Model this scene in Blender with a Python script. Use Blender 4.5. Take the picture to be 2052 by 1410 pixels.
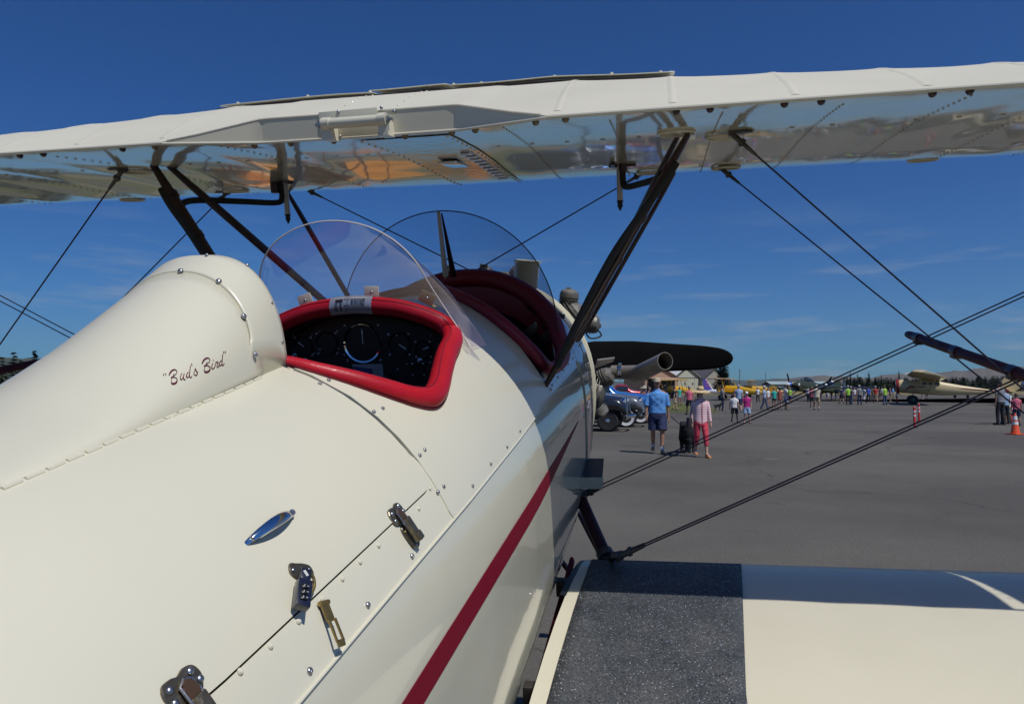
import bpy, bmesh, math, random
from math import sin, cos, pi, radians, sqrt, atan2, atan
from mathutils import Vector, Matrix, geometry
import numpy as np
random.seed(4)
for o in list(bpy.data.objects): bpy.data.objects.remove(o)
SC = bpy.context.scene; COL = SC.collection
# ------------------------------------------------------------------ camera, sky, sun, exposure
PIT = atan(72/1440.); CAM = Vector((0, 0, 1.6))
cd = bpy.data.cameras.new('camera'); cam = bpy.data.objects.new('camera', cd); COL.objects.link(cam)
cam.location = CAM; cam.rotation_euler = (pi/2+PIT, 0, 0)
cd.sensor_width = 36; cd.lens = 1440/2052*36; cd.clip_start = .05; cd.clip_end = 20000
SC.camera = cam
SUN = Vector((.40, -.45, 1)).normalized()
sl = bpy.data.lights.new('sun', 'SUN'); so = bpy.data.objects.new('sun', sl); COL.objects.link(so)
sl.energy = 3.5; sl.angle = radians(.53); sl.color = (1, .975, .935)
so.rotation_euler = SUN.to_track_quat('Z', 'Y').to_euler()
wd = bpy.data.worlds.new('World'); SC.world = wd; wd.use_nodes = True
nt = wd.node_tree; nt.nodes.clear(); N = nt.nodes.new; L = nt.links.new
out = N('ShaderNodeOutputWorld'); bg = N('ShaderNodeBackground'); sky = N('ShaderNodeTexSky')
sky.sky_type = 'NISHITA'; sky.sun_disc = False
sky.sun_elevation = math.asin(SUN.z); sky.sun_rotation = atan2(SUN.x, SUN.y)
sky.altitude = 600; sky.air_density = 1.0; sky.dust_density = .35; sky.ozone_density = 3.0
hs = N('ShaderNodeHueSaturation'); hs.inputs['Saturation'].default_value = 1.16; hs.inputs['Value'].default_value = .80
gm = N('ShaderNodeGamma'); gm.inputs[1].default_value = 1.0
L(sky.outputs[0], gm.inputs[0]); L(gm.outputs[0], hs.inputs['Color'])
# thin cirrus, placed by direction in the sky
tc = N('ShaderNodeTexCoord'); mp = N('ShaderNodeMapping'); mp.inputs['Scale'].default_value = (2.2, 2.2, 17)
mp.inputs['Rotation'].default_value = (0, .10, 0)
nz = N('ShaderNodeTexNoise'); nz.inputs['Scale'].default_value = 2.3; nz.inputs['Detail'].default_value = 7; nz.inputs['Roughness'].default_value = .62
L(tc.outputs['Generated'], mp.inputs[0]); L(mp.outputs[0], nz.inputs['Vector'])
rp = N('ShaderNodeValToRGB'); rp.color_ramp.elements[0].position = .52; rp.color_ramp.elements[1].position = .76
L(nz.outputs['Fac'], rp.inputs[0])
sx = N('ShaderNodeSeparateXYZ'); L(tc.outputs['Generated'], sx.inputs[0])
mr = N('ShaderNodeMapRange'); mr.inputs['From Min'].default_value = .24; mr.inputs['From Max'].default_value = .08
L(sx.outputs['Z'], mr.inputs['Value'])
mu = N('ShaderNodeMath'); mu.operation = 'MULTIPLY'; L(rp.outputs[0], mu.inputs[0]); L(mr.outputs[0], mu.inputs[1])
mu2 = N('ShaderNodeMath'); mu2.operation = 'MULTIPLY'; mu2.inputs[1].default_value = .75; L(mu.outputs[0], mu2.inputs[0])
mx = N('ShaderNodeMix'); mx.data_type = 'RGBA'; L(mu2.outputs[0], mx.inputs['Factor']); mx.inputs['B'].default_value = (3.4, 4.2, 5.2, 1)
tn = N('ShaderNodeMix'); tn.data_type = 'RGBA'; tn.blend_type = 'MULTIPLY'; tn.inputs['Factor'].default_value = 1; tn.inputs['B'].default_value = (.21, .58, 1.0, 1); L(hs.outputs[0], tn.inputs['A']); L(tn.outputs['Result'], mx.inputs['A'])   # polarised deep blue summer sky
L(mx.outputs['Result'], bg.inputs[0]); bg.inputs[1].default_value = .085; L(bg.outputs[0], out.inputs[0])
SC.view_settings.view_transform = 'Standard'; SC.view_settings.look = 'None'; SC.view_settings.exposure = 0; SC.view_settings.gamma = 1
SC.cycles.max_bounces = 8; SC.cycles.transparent_max_bounces = 12; SC.cycles.caustics_reflective = False; SC.cycles.caustics_refractive = False
SC.cycles.use_denoising = True

# ------------------------------------------------------------------ frames: the aeroplane sits nose up, turned 12 degrees
CR = Vector((1, 0, 0)); CF = Vector((0, cos(PIT), sin(PIT))); CU = Vector((0, -sin(PIT), cos(PIT)))
PSI = radians(12); TH = radians(11.5); O = Vector((-.387, 1.85, 1.6))
AU = Vector((cos(PSI), -sin(PSI), 0)); AV = Vector((sin(PSI)*cos(TH), cos(PSI)*cos(TH), sin(TH))); AW = AU.cross(AV)
OFF = Vector((0, .9, -1.80))
def ray(x, y): return (x-1026)/1440*CR-(y-705)/1440*CU+CF
def toA(p): d = Vector(p)-O; return Vector((d.dot(AU), d.dot(AV), d.dot(AW)))
def dA(d): return Vector((d.dot(AU), d.dot(AV), d.dot(AW)))
CA = toA(CAM)
def hit(x, y, ax, val):
    d = dA(ray(x, y)); return CA+d*((val-CA[ax])/d[ax])
def gnd(x, y, z=0.): d = ray(x, y); return CAM+d*((z-CAM.z)/d.z)
def far(x, y, Y): d = ray(x, y); return CAM+d*(Y/d.y)

# ------------------------------------------------------------------ materials
MATS = {}
def lin(c): return tuple(((v/255)/12.92 if v/255 <= .04045 else ((v/255+.055)/1.055)**2.4) for v in c)
def mat(name, col, rough=.5, metal=0., coat=0., crough=.03, bump=0., bscale=8., var=0., vscale=3., spec=.5, det=3., bdist=.01):
    if name in MATS: return MATS[name]
    assert col != 0, name
    m = bpy.data.materials.new(name); m.use_nodes = True; t = m.node_tree; b = t.nodes['Principled BSDF']
    b.inputs['Base Color'].default_value = (*col, 1); b.inputs['Roughness'].default_value = rough; b.inputs['Metallic'].default_value = metal
    b.inputs['Coat Weight'].default_value = coat; b.inputs['Coat Roughness'].default_value = crough; b.inputs['Specular IOR Level'].default_value = spec
    tcn = t.nodes.new('ShaderNodeTexCoord')
    if var:
        n = t.nodes.new('ShaderNodeTexNoise'); n.inputs['Scale'].default_value = vscale; n.inputs['Detail'].default_value = 5; t.links.new(tcn.outputs['Object'], n.inputs['Vector'])
        r = t.nodes.new('ShaderNodeMapRange'); r.inputs['From Min'].default_value = .3; r.inputs['From Max'].default_value = .7; r.inputs['To Min'].default_value = 1-var; r.inputs['To Max'].default_value = 1+var
        t.links.new(n.outputs['Fac'], r.inputs['Value'])
        mm = t.nodes.new('ShaderNodeVectorMath'); mm.operation = 'SCALE'; mm.inputs[0].default_value = col; t.links.new(r.outputs[0], mm.inputs['Scale']); t.links.new(mm.outputs[0], b.inputs['Base Color'])
    if bump:
        n = t.nodes.new('ShaderNodeTexNoise'); n.inputs['Scale'].default_value = bscale; n.inputs['Detail'].default_value = det; t.links.new(tcn.outputs['Object'], n.inputs['Vector'])
        bp = t.nodes.new('ShaderNodeBump'); bp.inputs['Strength'].default_value = bump; bp.inputs['Distance'].default_value = bdist
        t.links.new(n.outputs['Fac'], bp.inputs['Height']); t.links.new(bp.outputs[0], b.inputs['Normal'])
        if coat: t.links.new(bp.outputs[0], b.inputs['Coat Normal'])
    MATS[name] = m; return m
CREAM = (.675, .640, .495)
M = dict(
 cream=mat('cream_paint', CREAM, .30, coat=.35, bump=.05, bscale=2.2, var=.03, vscale=2, bdist=.02),
 gloss=mat('cream_gloss_sheet', (.60, .575, .45), .16, coat=.7, bump=.10, bscale=2.4, var=.03, bdist=.02),
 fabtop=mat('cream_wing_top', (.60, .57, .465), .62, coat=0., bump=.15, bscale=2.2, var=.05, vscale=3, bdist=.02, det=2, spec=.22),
 fabric2=mat('cream_lower_wing', (.66, .615, .47), .38, coat=.22, crough=.08, bump=.1, bscale=2.4, var=.03, bdist=.02, det=2, spec=.35),
 fabric=mat('cream_wing_fabric', (.64, .60, .465), .24, coat=1., crough=.05, bump=.15, bscale=2.2, var=.03, bdist=.02, det=2),
 primer=mat('frame_primer', (.055, .052, .042), .8),
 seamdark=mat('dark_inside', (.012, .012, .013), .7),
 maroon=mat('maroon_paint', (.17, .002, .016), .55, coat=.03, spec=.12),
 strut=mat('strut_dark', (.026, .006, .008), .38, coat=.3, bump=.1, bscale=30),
 javelin=mat('javelin_maroon', (.05, .008, .013), .45, spec=.3),
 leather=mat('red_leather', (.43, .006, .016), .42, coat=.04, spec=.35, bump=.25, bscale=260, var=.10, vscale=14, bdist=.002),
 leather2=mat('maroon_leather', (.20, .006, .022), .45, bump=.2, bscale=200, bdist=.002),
 piping=mat('pale_thread', (.42, .12, .12), .6),
 black=mat('black_satin', (.010, .011, .011), .42, bump=.08, bscale=80),
 panel=mat('black_panel_paint', (.007, .008, .008), .5, bump=.15, bscale=300, bdist=.001),
 chrome=mat('chrome', (.75, .76, .78), .07, 1.),
 steel=mat('screw_steel', (.42, .42, .43), .32, 1., bump=.2, bscale=500, bdist=.001),
 bronze=mat('latch_metal', (.20, .17, .12), .36, .85, bump=.2, bscale=90, var=.15, vscale=60),
 brass=mat('brass_latch', (.34, .24, .09), .38, .85, var=.2, vscale=70, bump=.2, bscale=120),
 wire=mat('wire_dark', (.035, .028, .05), .45, .3),
 wirefit=mat('wire_fitting', (.10, .09, .08), .45, .7, var=.3, vscale=40),
 walk=None,
 alu=mat('exhaust_grey', (.32, .29, .26), .5, .45, var=.22, vscale=12, bump=.1, bscale=40),
 engine=mat('engine_grey', (.20, .19, .17), .5, .4, var=.3, vscale=30, bump=.3, bscale=60),
 dark_fin=mat('engine_dark', (.03, .03, .03), .5, .3),
 rubber=mat('tyre_rubber', (.018, .018, .018), .8, bump=.2, bscale=60),
 propb=mat('propeller_black', (.003, .003, .0034), .8, spec=.08, var=.3, vscale=9),
 bronze2=mat('windshield_brass', (.35, .28, .16), .5, .3),
 glassrim=mat('acrylic_edge', (.75, .66, .60), .25, coat=.5),
 dkrim=mat('acrylic_edge_dark', (.03, .03, .035), .3),
)
def glass(name, tint, amt, rough=.0, refl=1.):
    m = bpy.data.materials.new(name); m.use_nodes = True; t = m.node_tree; t.nodes.clear()
    o = t.nodes.new('ShaderNodeOutputMaterial'); tr = t.nodes.new('ShaderNodeBsdfTransparent'); gl = t.nodes.new('ShaderNodeBsdfGlossy'); fr = t.nodes.new('ShaderNodeMapRange')
    tr.inputs[0].default_value = (*tint, 1); gl.inputs['Roughness'].default_value = rough
    lwt = t.nodes.new('ShaderNodeLayerWeight'); lwt.inputs['Blend'].default_value = .5; pw = t.nodes.new('ShaderNodeMath'); pw.operation = 'POWER'; pw.inputs[1].default_value = 4.; t.links.new(lwt.outputs['Facing'], pw.inputs[0]); t.links.new(pw.outputs[0], fr.inputs['Value']); fr.inputs['To Min'].default_value = .05; fr.inputs['To Max'].default_value = .95
    m1 = t.nodes.new('ShaderNodeMixShader'); t.links.new(fr.outputs[0], m1.inputs[0]); t.links.new(tr.outputs[0], m1.inputs[1]); t.links.new(gl.outputs[0], m1.inputs[2])
    df = t.nodes.new('ShaderNodeBsdfDiffuse'); df.inputs[0].default_value = (.6, .5, .6, 1); m2 = t.nodes.new('ShaderNodeMixShader')
    tcn = t.nodes.new('ShaderNodeTexCoord'); mpn = t.nodes.new('ShaderNodeMapping'); mpn.inputs['Scale'].default_value = (1, 1, .35); n = t.nodes.new('ShaderNodeTexNoise'); n.inputs['Scale'].default_value = 14; n.inputs['Detail'].default_value = 4
    t.links.new(tcn.outputs['Object'], mpn.inputs[0]); t.links.new(mpn.outputs[0], n.inputs['Vector'])
    r = t.nodes.new('ShaderNodeMapRange'); r.inputs['From Min'].default_value = .35; r.inputs['From Max'].default_value = .8; r.inputs['To Min'].default_value = amt*.5; r.inputs['To Max'].default_value = amt*1.8
    t.links.new(n.outputs['Fac'], r.inputs['Value']); t.links.new(r.outputs[0], m2.inputs[0])
    t.links.new(m1.outputs[0], m2.inputs[1]); t.links.new(df.outputs[0], m2.inputs[2]); t.links.new(m2.outputs[0], o.inputs[0])
    return m
M['glass'] = glass('acrylic_clear', (.90, .88, .95), .055)
M['glass2'] = glass('acrylic_clear_thin', (.86, .90, .96), .03)

# ------------------------------------------------------------------ mesh collector
class B:
    def __init__(s): s.bm = bmesh.new(); s.smooth = True
    def face(s, vs):
        try: return s.bm.faces.new(vs)
        except ValueError: return None
    def rings(s, R, close=True, caps=True):
        rr = [[s.bm.verts.new(p) for p in r] for r in R]
        n = len(rr[0])
        for a, b in zip(rr, rr[1:]):
            for i in range(n if close else n-1):
                s.face((a[i], a[(i+1) % n], b[(i+1) % n], b[i]))
        if caps and close:
            s.face(list(reversed(rr[0]))); s.face(rr[-1])
        return s
    def tube(s, pts, r, n=12, flat=1., upv=None, closed=False, caps=True):
        pts = [Vector(p) for p in pts]; R = []
        m = len(pts); prev = None
        for i, p in enumerate(pts):
            if closed: t = (pts[(i+1) % m]-pts[i-1])
            else: t = (pts[min(i+1, m-1)]-pts[max(i-1, 0)])
            t.normalize()
            if upv is not None: a = Vector(upv)-t*t.dot(Vector(upv))
            elif prev is None:
                a = Vector((0, 0, 1)) if abs(t.z) < .9 else Vector((1, 0, 0)); a = a-t*a.dot(t)
            else: a = prev-t*prev.dot(t)
            a.normalize(); prev = a.copy(); b = t.cross(a)
            ri = r[i] if isinstance(r, (list, tuple)) else r
            R.append([p+a*ri*cos(2*pi*k/n)+b*ri*flat*sin(2*pi*k/n) for k in range(n)])
        if closed: R.append([v.copy() for v in R[0]])
        return s.rings(R, True, caps and not closed)
    def box(s, c, d, rot=None, bev=0.):
        r = bmesh.ops.create_cube(s.bm, size=1.); vs = r['verts']
        for v in vs: v.co = Vector((v.co.x*d[0], v.co.y*d[1], v.co.z*d[2]))
        if bev:
            es = list({e for v in vs for e in v.link_edges}); rb = bmesh.ops.bevel(s.bm, geom=es, offset=bev, segments=2, profile=.6, affect='EDGES'); vs = list({v for f in rb['faces'] for v in f.verts} | {v for v in vs if v.is_valid})
        mtx = Matrix.Translation(Vector(c)) @ (rot.to_4x4() if rot is not None else Matrix.Identity(4))
        for v in vs: v.co = mtx @ v.co
        return s
    def lathe(s, prof, c=(0, 0, 0), ax=(0, 0, 1), n=20, sx=1., caps=True):
        ax = Vector(ax).normalized(); a = Vector((0, 0, 1)) if abs(ax.z) < .9 else Vector((1, 0, 0)); a = (a-ax*a.dot(ax)).normalized(); b = ax.cross(a); c = Vector(c)
        return s.rings([[c+ax*h+a*r*cos(2*pi*k/n)+b*r*sx*sin(2*pi*k/n) for k in range(n)] for r, h in prof], caps=caps)
    def prism(s, poly, a, b, c0, n, d0, d1):
        """polygon in the plane (a, b) at c0, between d0 and d1 along n"""
        a, b, c0, n = map(Vector, (a, b, c0, n))
        return s.rings([[c0+a*x+b*y+n*d for x, y in poly] for d in (d0, d1)])
    def sph(s, c, r, sc=(1, 1, 1), seg=14, rot=None):
        x = bmesh.ops.create_uvsphere(s.bm, u_segments=seg, v_segments=max(6, seg*2//3), radius=r)
        for v in x['verts']:
            q = Vector((v.co.x*sc[0], v.co.y*sc[1], v.co.z*sc[2]))
            if rot is not None: q = rot @ q
            v.co = q+Vector(c)
        return s
    def mesh(s, name, mats, sub=None, flat=False, angle=35):
        bm = s.bm; bmesh.ops.recalc_face_normals(bm, faces=bm.faces)
        me = bpy.data.meshes.new(name); bm.to_mesh(me); bm.free()
        for m in (mats if isinstance(mats, (list, tuple)) else [mats]): me.materials.append(m)
        if not flat: me.shade_smooth(); me.set_sharp_from_angle(angle=radians(angle))
        return me
    def build(s, name, mats, parent=None, flat=False, angle=35, label=None, shift=None):
        pl_ = parent is not None and parent.get('_pl') is not None
        if pl_ and shift is None: shift = -OFF
        if shift is not None:
            for v in s.bm.verts: v.co += shift
        o = link(name, s.mesh(name, mats, flat=flat, angle=angle), parent, label)
        if pl_: o['_pl'] = 1
        return o
def link(name, me, parent=None, label=None):
    o = bpy.data.objects.new(name, me); COL.objects.link(o)
    if parent is not None: o.parent = parent
    if label: o['label'] = label
    return o
def tag(o, label, cat, group=None, kind=None):
    if label: o['label'] = label
    if cat: o['category'] = cat
    if group: o['group'] = group
    if kind: o['kind'] = kind
    return o
def empty(name, loc, rz=0, label=None, cat=None, group=None):
    o = bpy.data.objects.new(name, None); COL.objects.link(o); o.location = loc; o.rotation_euler = (0, 0, rz); o.empty_display_size = .1
    if label: tag(o, label, cat, group)
    return o
def struct(o): o['kind'] = 'structure'; return o
def lerp(x, xs, ys): return float(np.interp(x, xs, ys))
def catmull(P, n=8, closed=False):
    P = [Vector(p) for p in P]; m = len(P); R = []
    for i in range(m if closed else m-1):
        p0 = P[i-1] if (closed or i > 0) else P[0]; p1 = P[i]; p2 = P[(i+1) % m]; p3 = P[(i+2) % m] if (closed or i+2 < m) else P[-1]
        for k in range(n):
            t = k/n; R.append(.5*((2*p1)+(p2-p0)*t+(2*p0-5*p1+4*p2-p3)*t*t+(3*p1-p0-3*p2+p3)*t**3))
    if not closed: R.append(P[-1])
    return R
def grid(name, fn, nu, nv, m, parent, plane=True, thick=0, **k):
    b = B(); b.rings([[Vector(fn(i/nu, j/nv)) for j in range(nv+1)] for i in range(nu+1)], close=False, caps=False)
    return b.build(name, m, parent, **k)
# ------------------------------------------------------------------ ground, hills (setting)
def simple_ground():
    def gm(name, c1, c2, sc, spots=0.):
        m = bpy.data.materials.new(name); m.use_nodes = True; t = m.node_tree; b = t.nodes['Principled BSDF']; b.inputs['Roughness'].default_value = .85; b.inputs['Specular IOR Level'].default_value = .25
        tcn = t.nodes.new('ShaderNodeTexCoord'); n = t.nodes.new('ShaderNodeTexNoise'); n.inputs['Scale'].default_value = sc; n.inputs['Detail'].default_value = 9; n.inputs['Roughness'].default_value = .6
        t.links.new(tcn.outputs['Object'], n.inputs['Vector'])
        n2 = t.nodes.new('ShaderNodeTexNoise'); n2.inputs['Scale'].default_value = sc*300; n2.inputs['Detail'].default_value = 3; t.links.new(tcn.outputs['Object'], n2.inputs['Vector'])
        r = t.nodes.new('ShaderNodeValToRGB'); r.color_ramp.elements[0].position = .40; r.color_ramp.elements[1].position = .60; r.color_ramp.elements[0].color = (*c1, 1); r.color_ramp.elements[1].color = (*c2, 1)
        t.links.new(n.outputs['Fac'], r.inputs[0])
        mr = t.nodes.new('ShaderNodeMapRange'); mr.inputs['From Min'].default_value = .3; mr.inputs['From Max'].default_value = .7; mr.inputs['To Min'].default_value = .80; mr.inputs['To Max'].default_value = 1.2; t.links.new(n2.outputs['Fac'], mr.inputs['Value'])
        vm = t.nodes.new('ShaderNodeVectorMath'); vm.operation = 'SCALE'; t.links.new(r.outputs[0], vm.inputs[0]); t.links.new(mr.outputs[0], vm.inputs['Scale'])
        last = vm.outputs[0]
        if spots:   # pale worn aggregate and oil stains in the asphalt
            n3 = t.nodes.new('ShaderNodeTexNoise'); n3.inputs['Scale'].default_value = 1.1; n3.inputs['Detail'].default_value = 6; n3.inputs['Distortion'].default_value = 1.2; t.links.new(tcn.outputs['Object'], n3.inputs['Vector'])
            r3 = t.nodes.new('ShaderNodeValToRGB'); r3.color_ramp.elements[0].position = .66; r3.color_ramp.elements[1].position = .80; t.links.new(n3.outputs['Fac'], r3.inputs[0])
            m3 = t.nodes.new('ShaderNodeMix'); m3.data_type = 'RGBA'; t.links.new(r3.outputs[0], m3.inputs['Factor']); t.links.new(last, m3.inputs['A']); m3.inputs['B'].default_value = (.05, .048, .045, 1)
            n4 = t.nodes.new('ShaderNodeTexVoronoi'); n4.inputs['Scale'].default_value = 2.6; t.links.new(tcn.outputs['Object'], n4.inputs['Vector'])
            r4 = t.nodes.new('ShaderNodeValToRGB'); r4.color_ramp.elements[0].position = .0; r4.color_ramp.elements[0].color = (1, 1, 1, 1); r4.color_ramp.elements[1].position = .035; r4.color_ramp.elements[1].color = (0, 0, 0, 1); t.links.new(n4.outputs['Distance'], r4.inputs[0])
            m4 = t.nodes.new('ShaderNodeMix'); m4.data_type = 'RGBA'; t.links.new(r4.outputs[0], m4.inputs['Factor']); t.links.new(m3.outputs['Result'], m4.inputs['A']); m4.inputs['B'].default_value = (.17, .155, .12, 1)
            wp = t.nodes.new('ShaderNodeVectorMath'); wp.operation = 'MULTIPLY_ADD'; nw = t.nodes.new('ShaderNodeTexNoise'); nw.inputs['Scale'].default_value = .5; nw.inputs['Detail'].default_value = 6; t.links.new(tcn.outputs['Object'], nw.inputs['Vector']); t.links.new(nw.outputs['Color'], wp.inputs[0]); wp.inputs[1].default_value = (2.6, 2.6, 0); t.links.new(tcn.outputs['Object'], wp.inputs[2])
            v5 = t.nodes.new('ShaderNodeTexVoronoi'); v5.feature = 'DISTANCE_TO_EDGE'; v5.inputs['Scale'].default_value = .13; t.links.new(wp.outputs[0], v5.inputs['Vector'])
            r5 = t.nodes.new('ShaderNodeValToRGB'); r5.color_ramp.elements[0].color = (.55, .55, .55, 1); r5.color_ramp.elements[1].position = .0035; r5.color_ramp.elements[1].color = (1, 1, 1, 1); t.links.new(v5.outputs['Distance'], r5.inputs[0])
            m5 = t.nodes.new('ShaderNodeMix'); m5.data_type = 'RGBA'; m5.blend_type = 'MULTIPLY'; m5.inputs['Factor'].default_value = .8; t.links.new(m4.outputs['Result'], m5.inputs['A']); t.links.new(r5.outputs[0], m5.inputs['B'])
            last = m5.outputs['Result']
        t.links.new(last, b.inputs['Base Color'])
        bp = t.nodes.new('ShaderNodeBump'); bp.inputs['Strength'].default_value = .5; bp.inputs['Distance'].default_value = .006; t.links.new(n2.outputs['Fac'], bp.inputs['Height']); t.links.new(bp.outputs[0], b.inputs['Normal'])
        return m
    grass = gm('dry_grass', (.17, .135, .055), (.25, .20, .09), .03); green = gm('green_grass', (.075, .09, .022), (.13, .13, .04), .3)
    asph = gm('asphalt', (.088, .081, .070), (.122, .112, .095), .16, 1.)
    b = B(); s = 9000
    b.rings([[Vector((x, y, 0)) for x in np.linspace(-s, s, 13)] for y in np.linspace(-s, s, 13)], close=False); struct(b.build('ground', grass))
    b = B(); P = [(-260, -150), (260, -150), (260, 62), (60, 66), (34, 92), (150, 150), (150, 165), (10, 165), (18, 92), (17, 66), (-8, 66), (-8, 58), (-60, 50), (-260, 50)]
    vs = [b.bm.verts.new((x, y, .004)) for x, y in P]; b.face(vs); bmesh.ops.triangulate(b.bm, faces=b.bm.faces); struct(b.build('tarmac', asph))
    b = B(); vs = [b.bm.verts.new((x, y, .002)) for x, y in ((-20, 60), (200, 60), (200, 210), (-20, 210))]
    b.bm.free()
    b = B(); vs = [b.bm.verts.new((x, y, .008)) for x, y in ((-60, 47), (13.5, 47), (18, 66), (17, 92), (17, 150), (-60, 150))]; b.face(vs); struct(b.build('grass_verge', green))
    # thin pale paint marks left on the apron
    mk = mat('worn_paint_mark', (.30, .28, .22), .8, var=.3, vscale=9)
    for x, y, w, h, rz in ((1545, 920, .30, .06, .1), (1590, 813.5, 3.0, .25, .9), (1858, 822, 1.6, .15, -.7), (1300, 885, .10, .05, .3), (1615, 811.5, 1.8, .2, .2)):
        p = gnd(x, y); b = B(); rot = Matrix.Rotation(rz, 3, 'Z')
        vs = [b.bm.verts.new(rot @ Vector((a*w/2, c*h/2+random.uniform(-.01, .01), 0))+Vector((p.x, p.y, .0085))) for a, c in ((-1, -1), (0, -.8), (1, -1), (1.05, .8), (.1, 1), (-1, .9))]; b.face(vs); struct(b.build('paint_mark', mk))
    # hills
    hill = gm('hill_grass', (.085, .070, .050), (.135, .112, .078), .0012)
    hb = gm('hill_forest', (.035, .05, .025), (.06, .07, .035), .002)
    def ridge(name, Y, pts, m, dep=900):
        b = B(); X = []; xs = [p[0] for p in pts]
        rr = []
        for i in range(161):
            x = xs[0]+(xs[-1]-xs[0])*i/160; y = lerp(x, xs, [p[1] for p in pts])
            p = far(x, y, Y); h = p.z*(1+.05*math.sin(i*.9)*math.sin(i*.23)+.02*math.sin(i*2.3))
            rr.append([Vector((p.x*(Y-dep*a)/Y, Y-dep*a, max(-2, h*(1-a)**1.3*(1+.06*math.sin(i*1.7+a*9)*a)))) for a in (0, .1, .25, .4, .6, .8, 1.)]+[])
            rr[-1].insert(0, Vector((p.x*1.1, Y*1.1, -2)))
        b.rings(rr, close=False, caps=False); o = b.build(name, m); struct(o); return o
    ridge('far_hill', 7000, [(900, 766), (1250, 764), (1465, 762), (1530, 760), (1600, 757.5), (1750, 763), (1900, 772), (2300, 774)], hb)
    ridge('hill', 4200, [(1520, 776), (1570, 761), (1600, 755), (1640, 752.5), (1690, 754), (1720, 757.5), (1748, 756), (1780, 750), (1815, 748), (1840, 749.5), (1880, 746.5), (1938, 741), (1983, 736), (2044, 733), (2200, 728), (2600, 740)], hill, 1500)
    ridge('left_hill', 3200, [(-900, 735), (-300, 712), (0, 715), (60, 719), (110, 727), (400, 740), (900, 766)], hb, 900)
simple_ground()
# ------------------------------------------------------------------ the biplane in the foreground
plane = empty('biplane', (0, 0, 0), label='cream open-cockpit biplane with maroon stripe and red leather cockpit rims, close in the foreground', cat='biplane')
plane['_pl'] = 1
_Mx = Matrix((AU, AV, AW)).transposed().to_4x4(); _Mx.translation = O+AU*OFF.x+AV*OFF.y+AW*OFF.z
plane.matrix_world = _Mx
WL = -.30
def fW(v): return lerp(v, [-4, -2, -1.15, -.5, -.1, 1.2, 1.7], [.06, .36, .43, .452, .46, .46, .43])
def fT(v): return lerp(v, [-4, -2, -1.15, -.5, 0, 1.2, 1.7], [-.12, .10, .155, .18, .195, .195, .17])
def fH(v): return lerp(v, [-4, -2, -1, 1.0, 1.5], [.2, .33, .42, .46, .50])
def fp(v, a):
    x, y = sin(a), cos(a)
    p, H = (2.1, fT(v)-WL) if y >= 0 else (lerp(v, [.8, 1.5], [6, 2.3]), fH(v))
    r = (abs(x)**p+abs(y)**p)**(-1/p)
    return Vector((fW(v)*r*x, v, WL+H*r*y))
def fn(v, a):
    e = 1e-3; n = (fp(v, a+e)-fp(v, a-e)).cross(fp(v+e, a)-fp(v-e, a)); n.normalize()
    c = Vector((fp(v, a).x, 0, fp(v, a).z-WL))
    return n if n.dot(c) > 0 else -n
def F(p):
    u, v, w = p
    if w > WL: return (abs(u)/fW(v))**2.1+((w-WL)/(fT(v)-WL))**2.1-1
    q = lerp(v, [.8, 1.5], [6, 2.3]); return (abs(u)/fW(v))**q+((WL-w)/fH(v))**q-1
def aw(v, w):   # angle of the section where it has height w (upper half)
    k = min(.85, max(.001, (w-WL)/(fT(v)-WL))) if v < -1.8 else min(.999, (w-WL)/(fT(v)-WL)); return atan2((1-k**2.1)**(1/2.1), k)
def au(v, u):
    k = min(.98, abs(u)/fW(v)); return math.copysign(atan2(k, (1-k**2.1)**(1/2.1)), u)
def asurf(p):
    return atan2(p.x/fW(p.y), (p.z-WL)/((fT(p.y)-WL) if p.z > WL else fH(p.y)))
# head fairing behind the rear cockpit
def fairH(v): return lerp(v, [-3.2, -2.2, -1.6, -1.2, -1.007, -.93, -.841, -.735, -.62, -.58], [0, .06, .112, .148, .179, .206, .245, .297, .350, .350])
def fb(v): return lerp(v, [-3.2, -1.2, -.72, -.6], [.07, .1440, .1410, .134])
def fairw(v, u):
    b = fb(v); a = min(1, abs(u)/b); h = fairH(v); d = fp(v, au(v, min(abs(u), b))).z; k = lerp(v, [-1.1, -.72, -.6], [.25, .10, 0.])
    s1 = max(0, (1-a**2.5))**.4; s2 = .5+.5*cos(pi*a)
    base = fp(v, au(v, b)).z
    return base+(h-base)*(s1*(1-k)+s2*k)
def FF(p):
    if not (-3.2 < p.y < -.585): return 1
    b = fb(p.y)
    if abs(p.x) > b: return 1
    return p.z-fairw(p.y, p.x)
def isect(x, y, fns, t0=.25):
    d = dA(ray(x, y)); t = t0
    while t < 9:
        if min(f(CA+d*t) for f in fns) < 0: break
        t += .004
    lo, hi = t-.004, t
    for _ in range(18):
        m = (lo+hi)/2
        if min(f(CA+d*m) for f in fns) < 0: hi = m
        else: lo = m
    return CA+d*hi
def on(x, y): return isect(x, y, (F,))
def onf(x, y): return isect(x, y, (F, FF))
def nrm(p, f):
    e = 2e-3; g = Vector([f(p+Vector(d)*e)-f(p-Vector(d)*e) for d in ((1, 0, 0), (0, 1, 0), (0, 0, 1))]); g.normalize(); return g
def SN(p, fair):
    return nrm(p, FF) if fair and abs(FF(p)) < .004 and F(p) > .002 else nrm(p, F)
KS = .47
def inpoly(x, y, P):
    c = False; j = len(P)-1
    for i in range(len(P)):
        if (P[i][1] > y) != (P[j][1] > y) and x < (P[j][0]-P[i][0])*(y-P[i][1])/(P[j][1]-P[i][1])+P[i][0]: c = not c
        j = i
    return c
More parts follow.
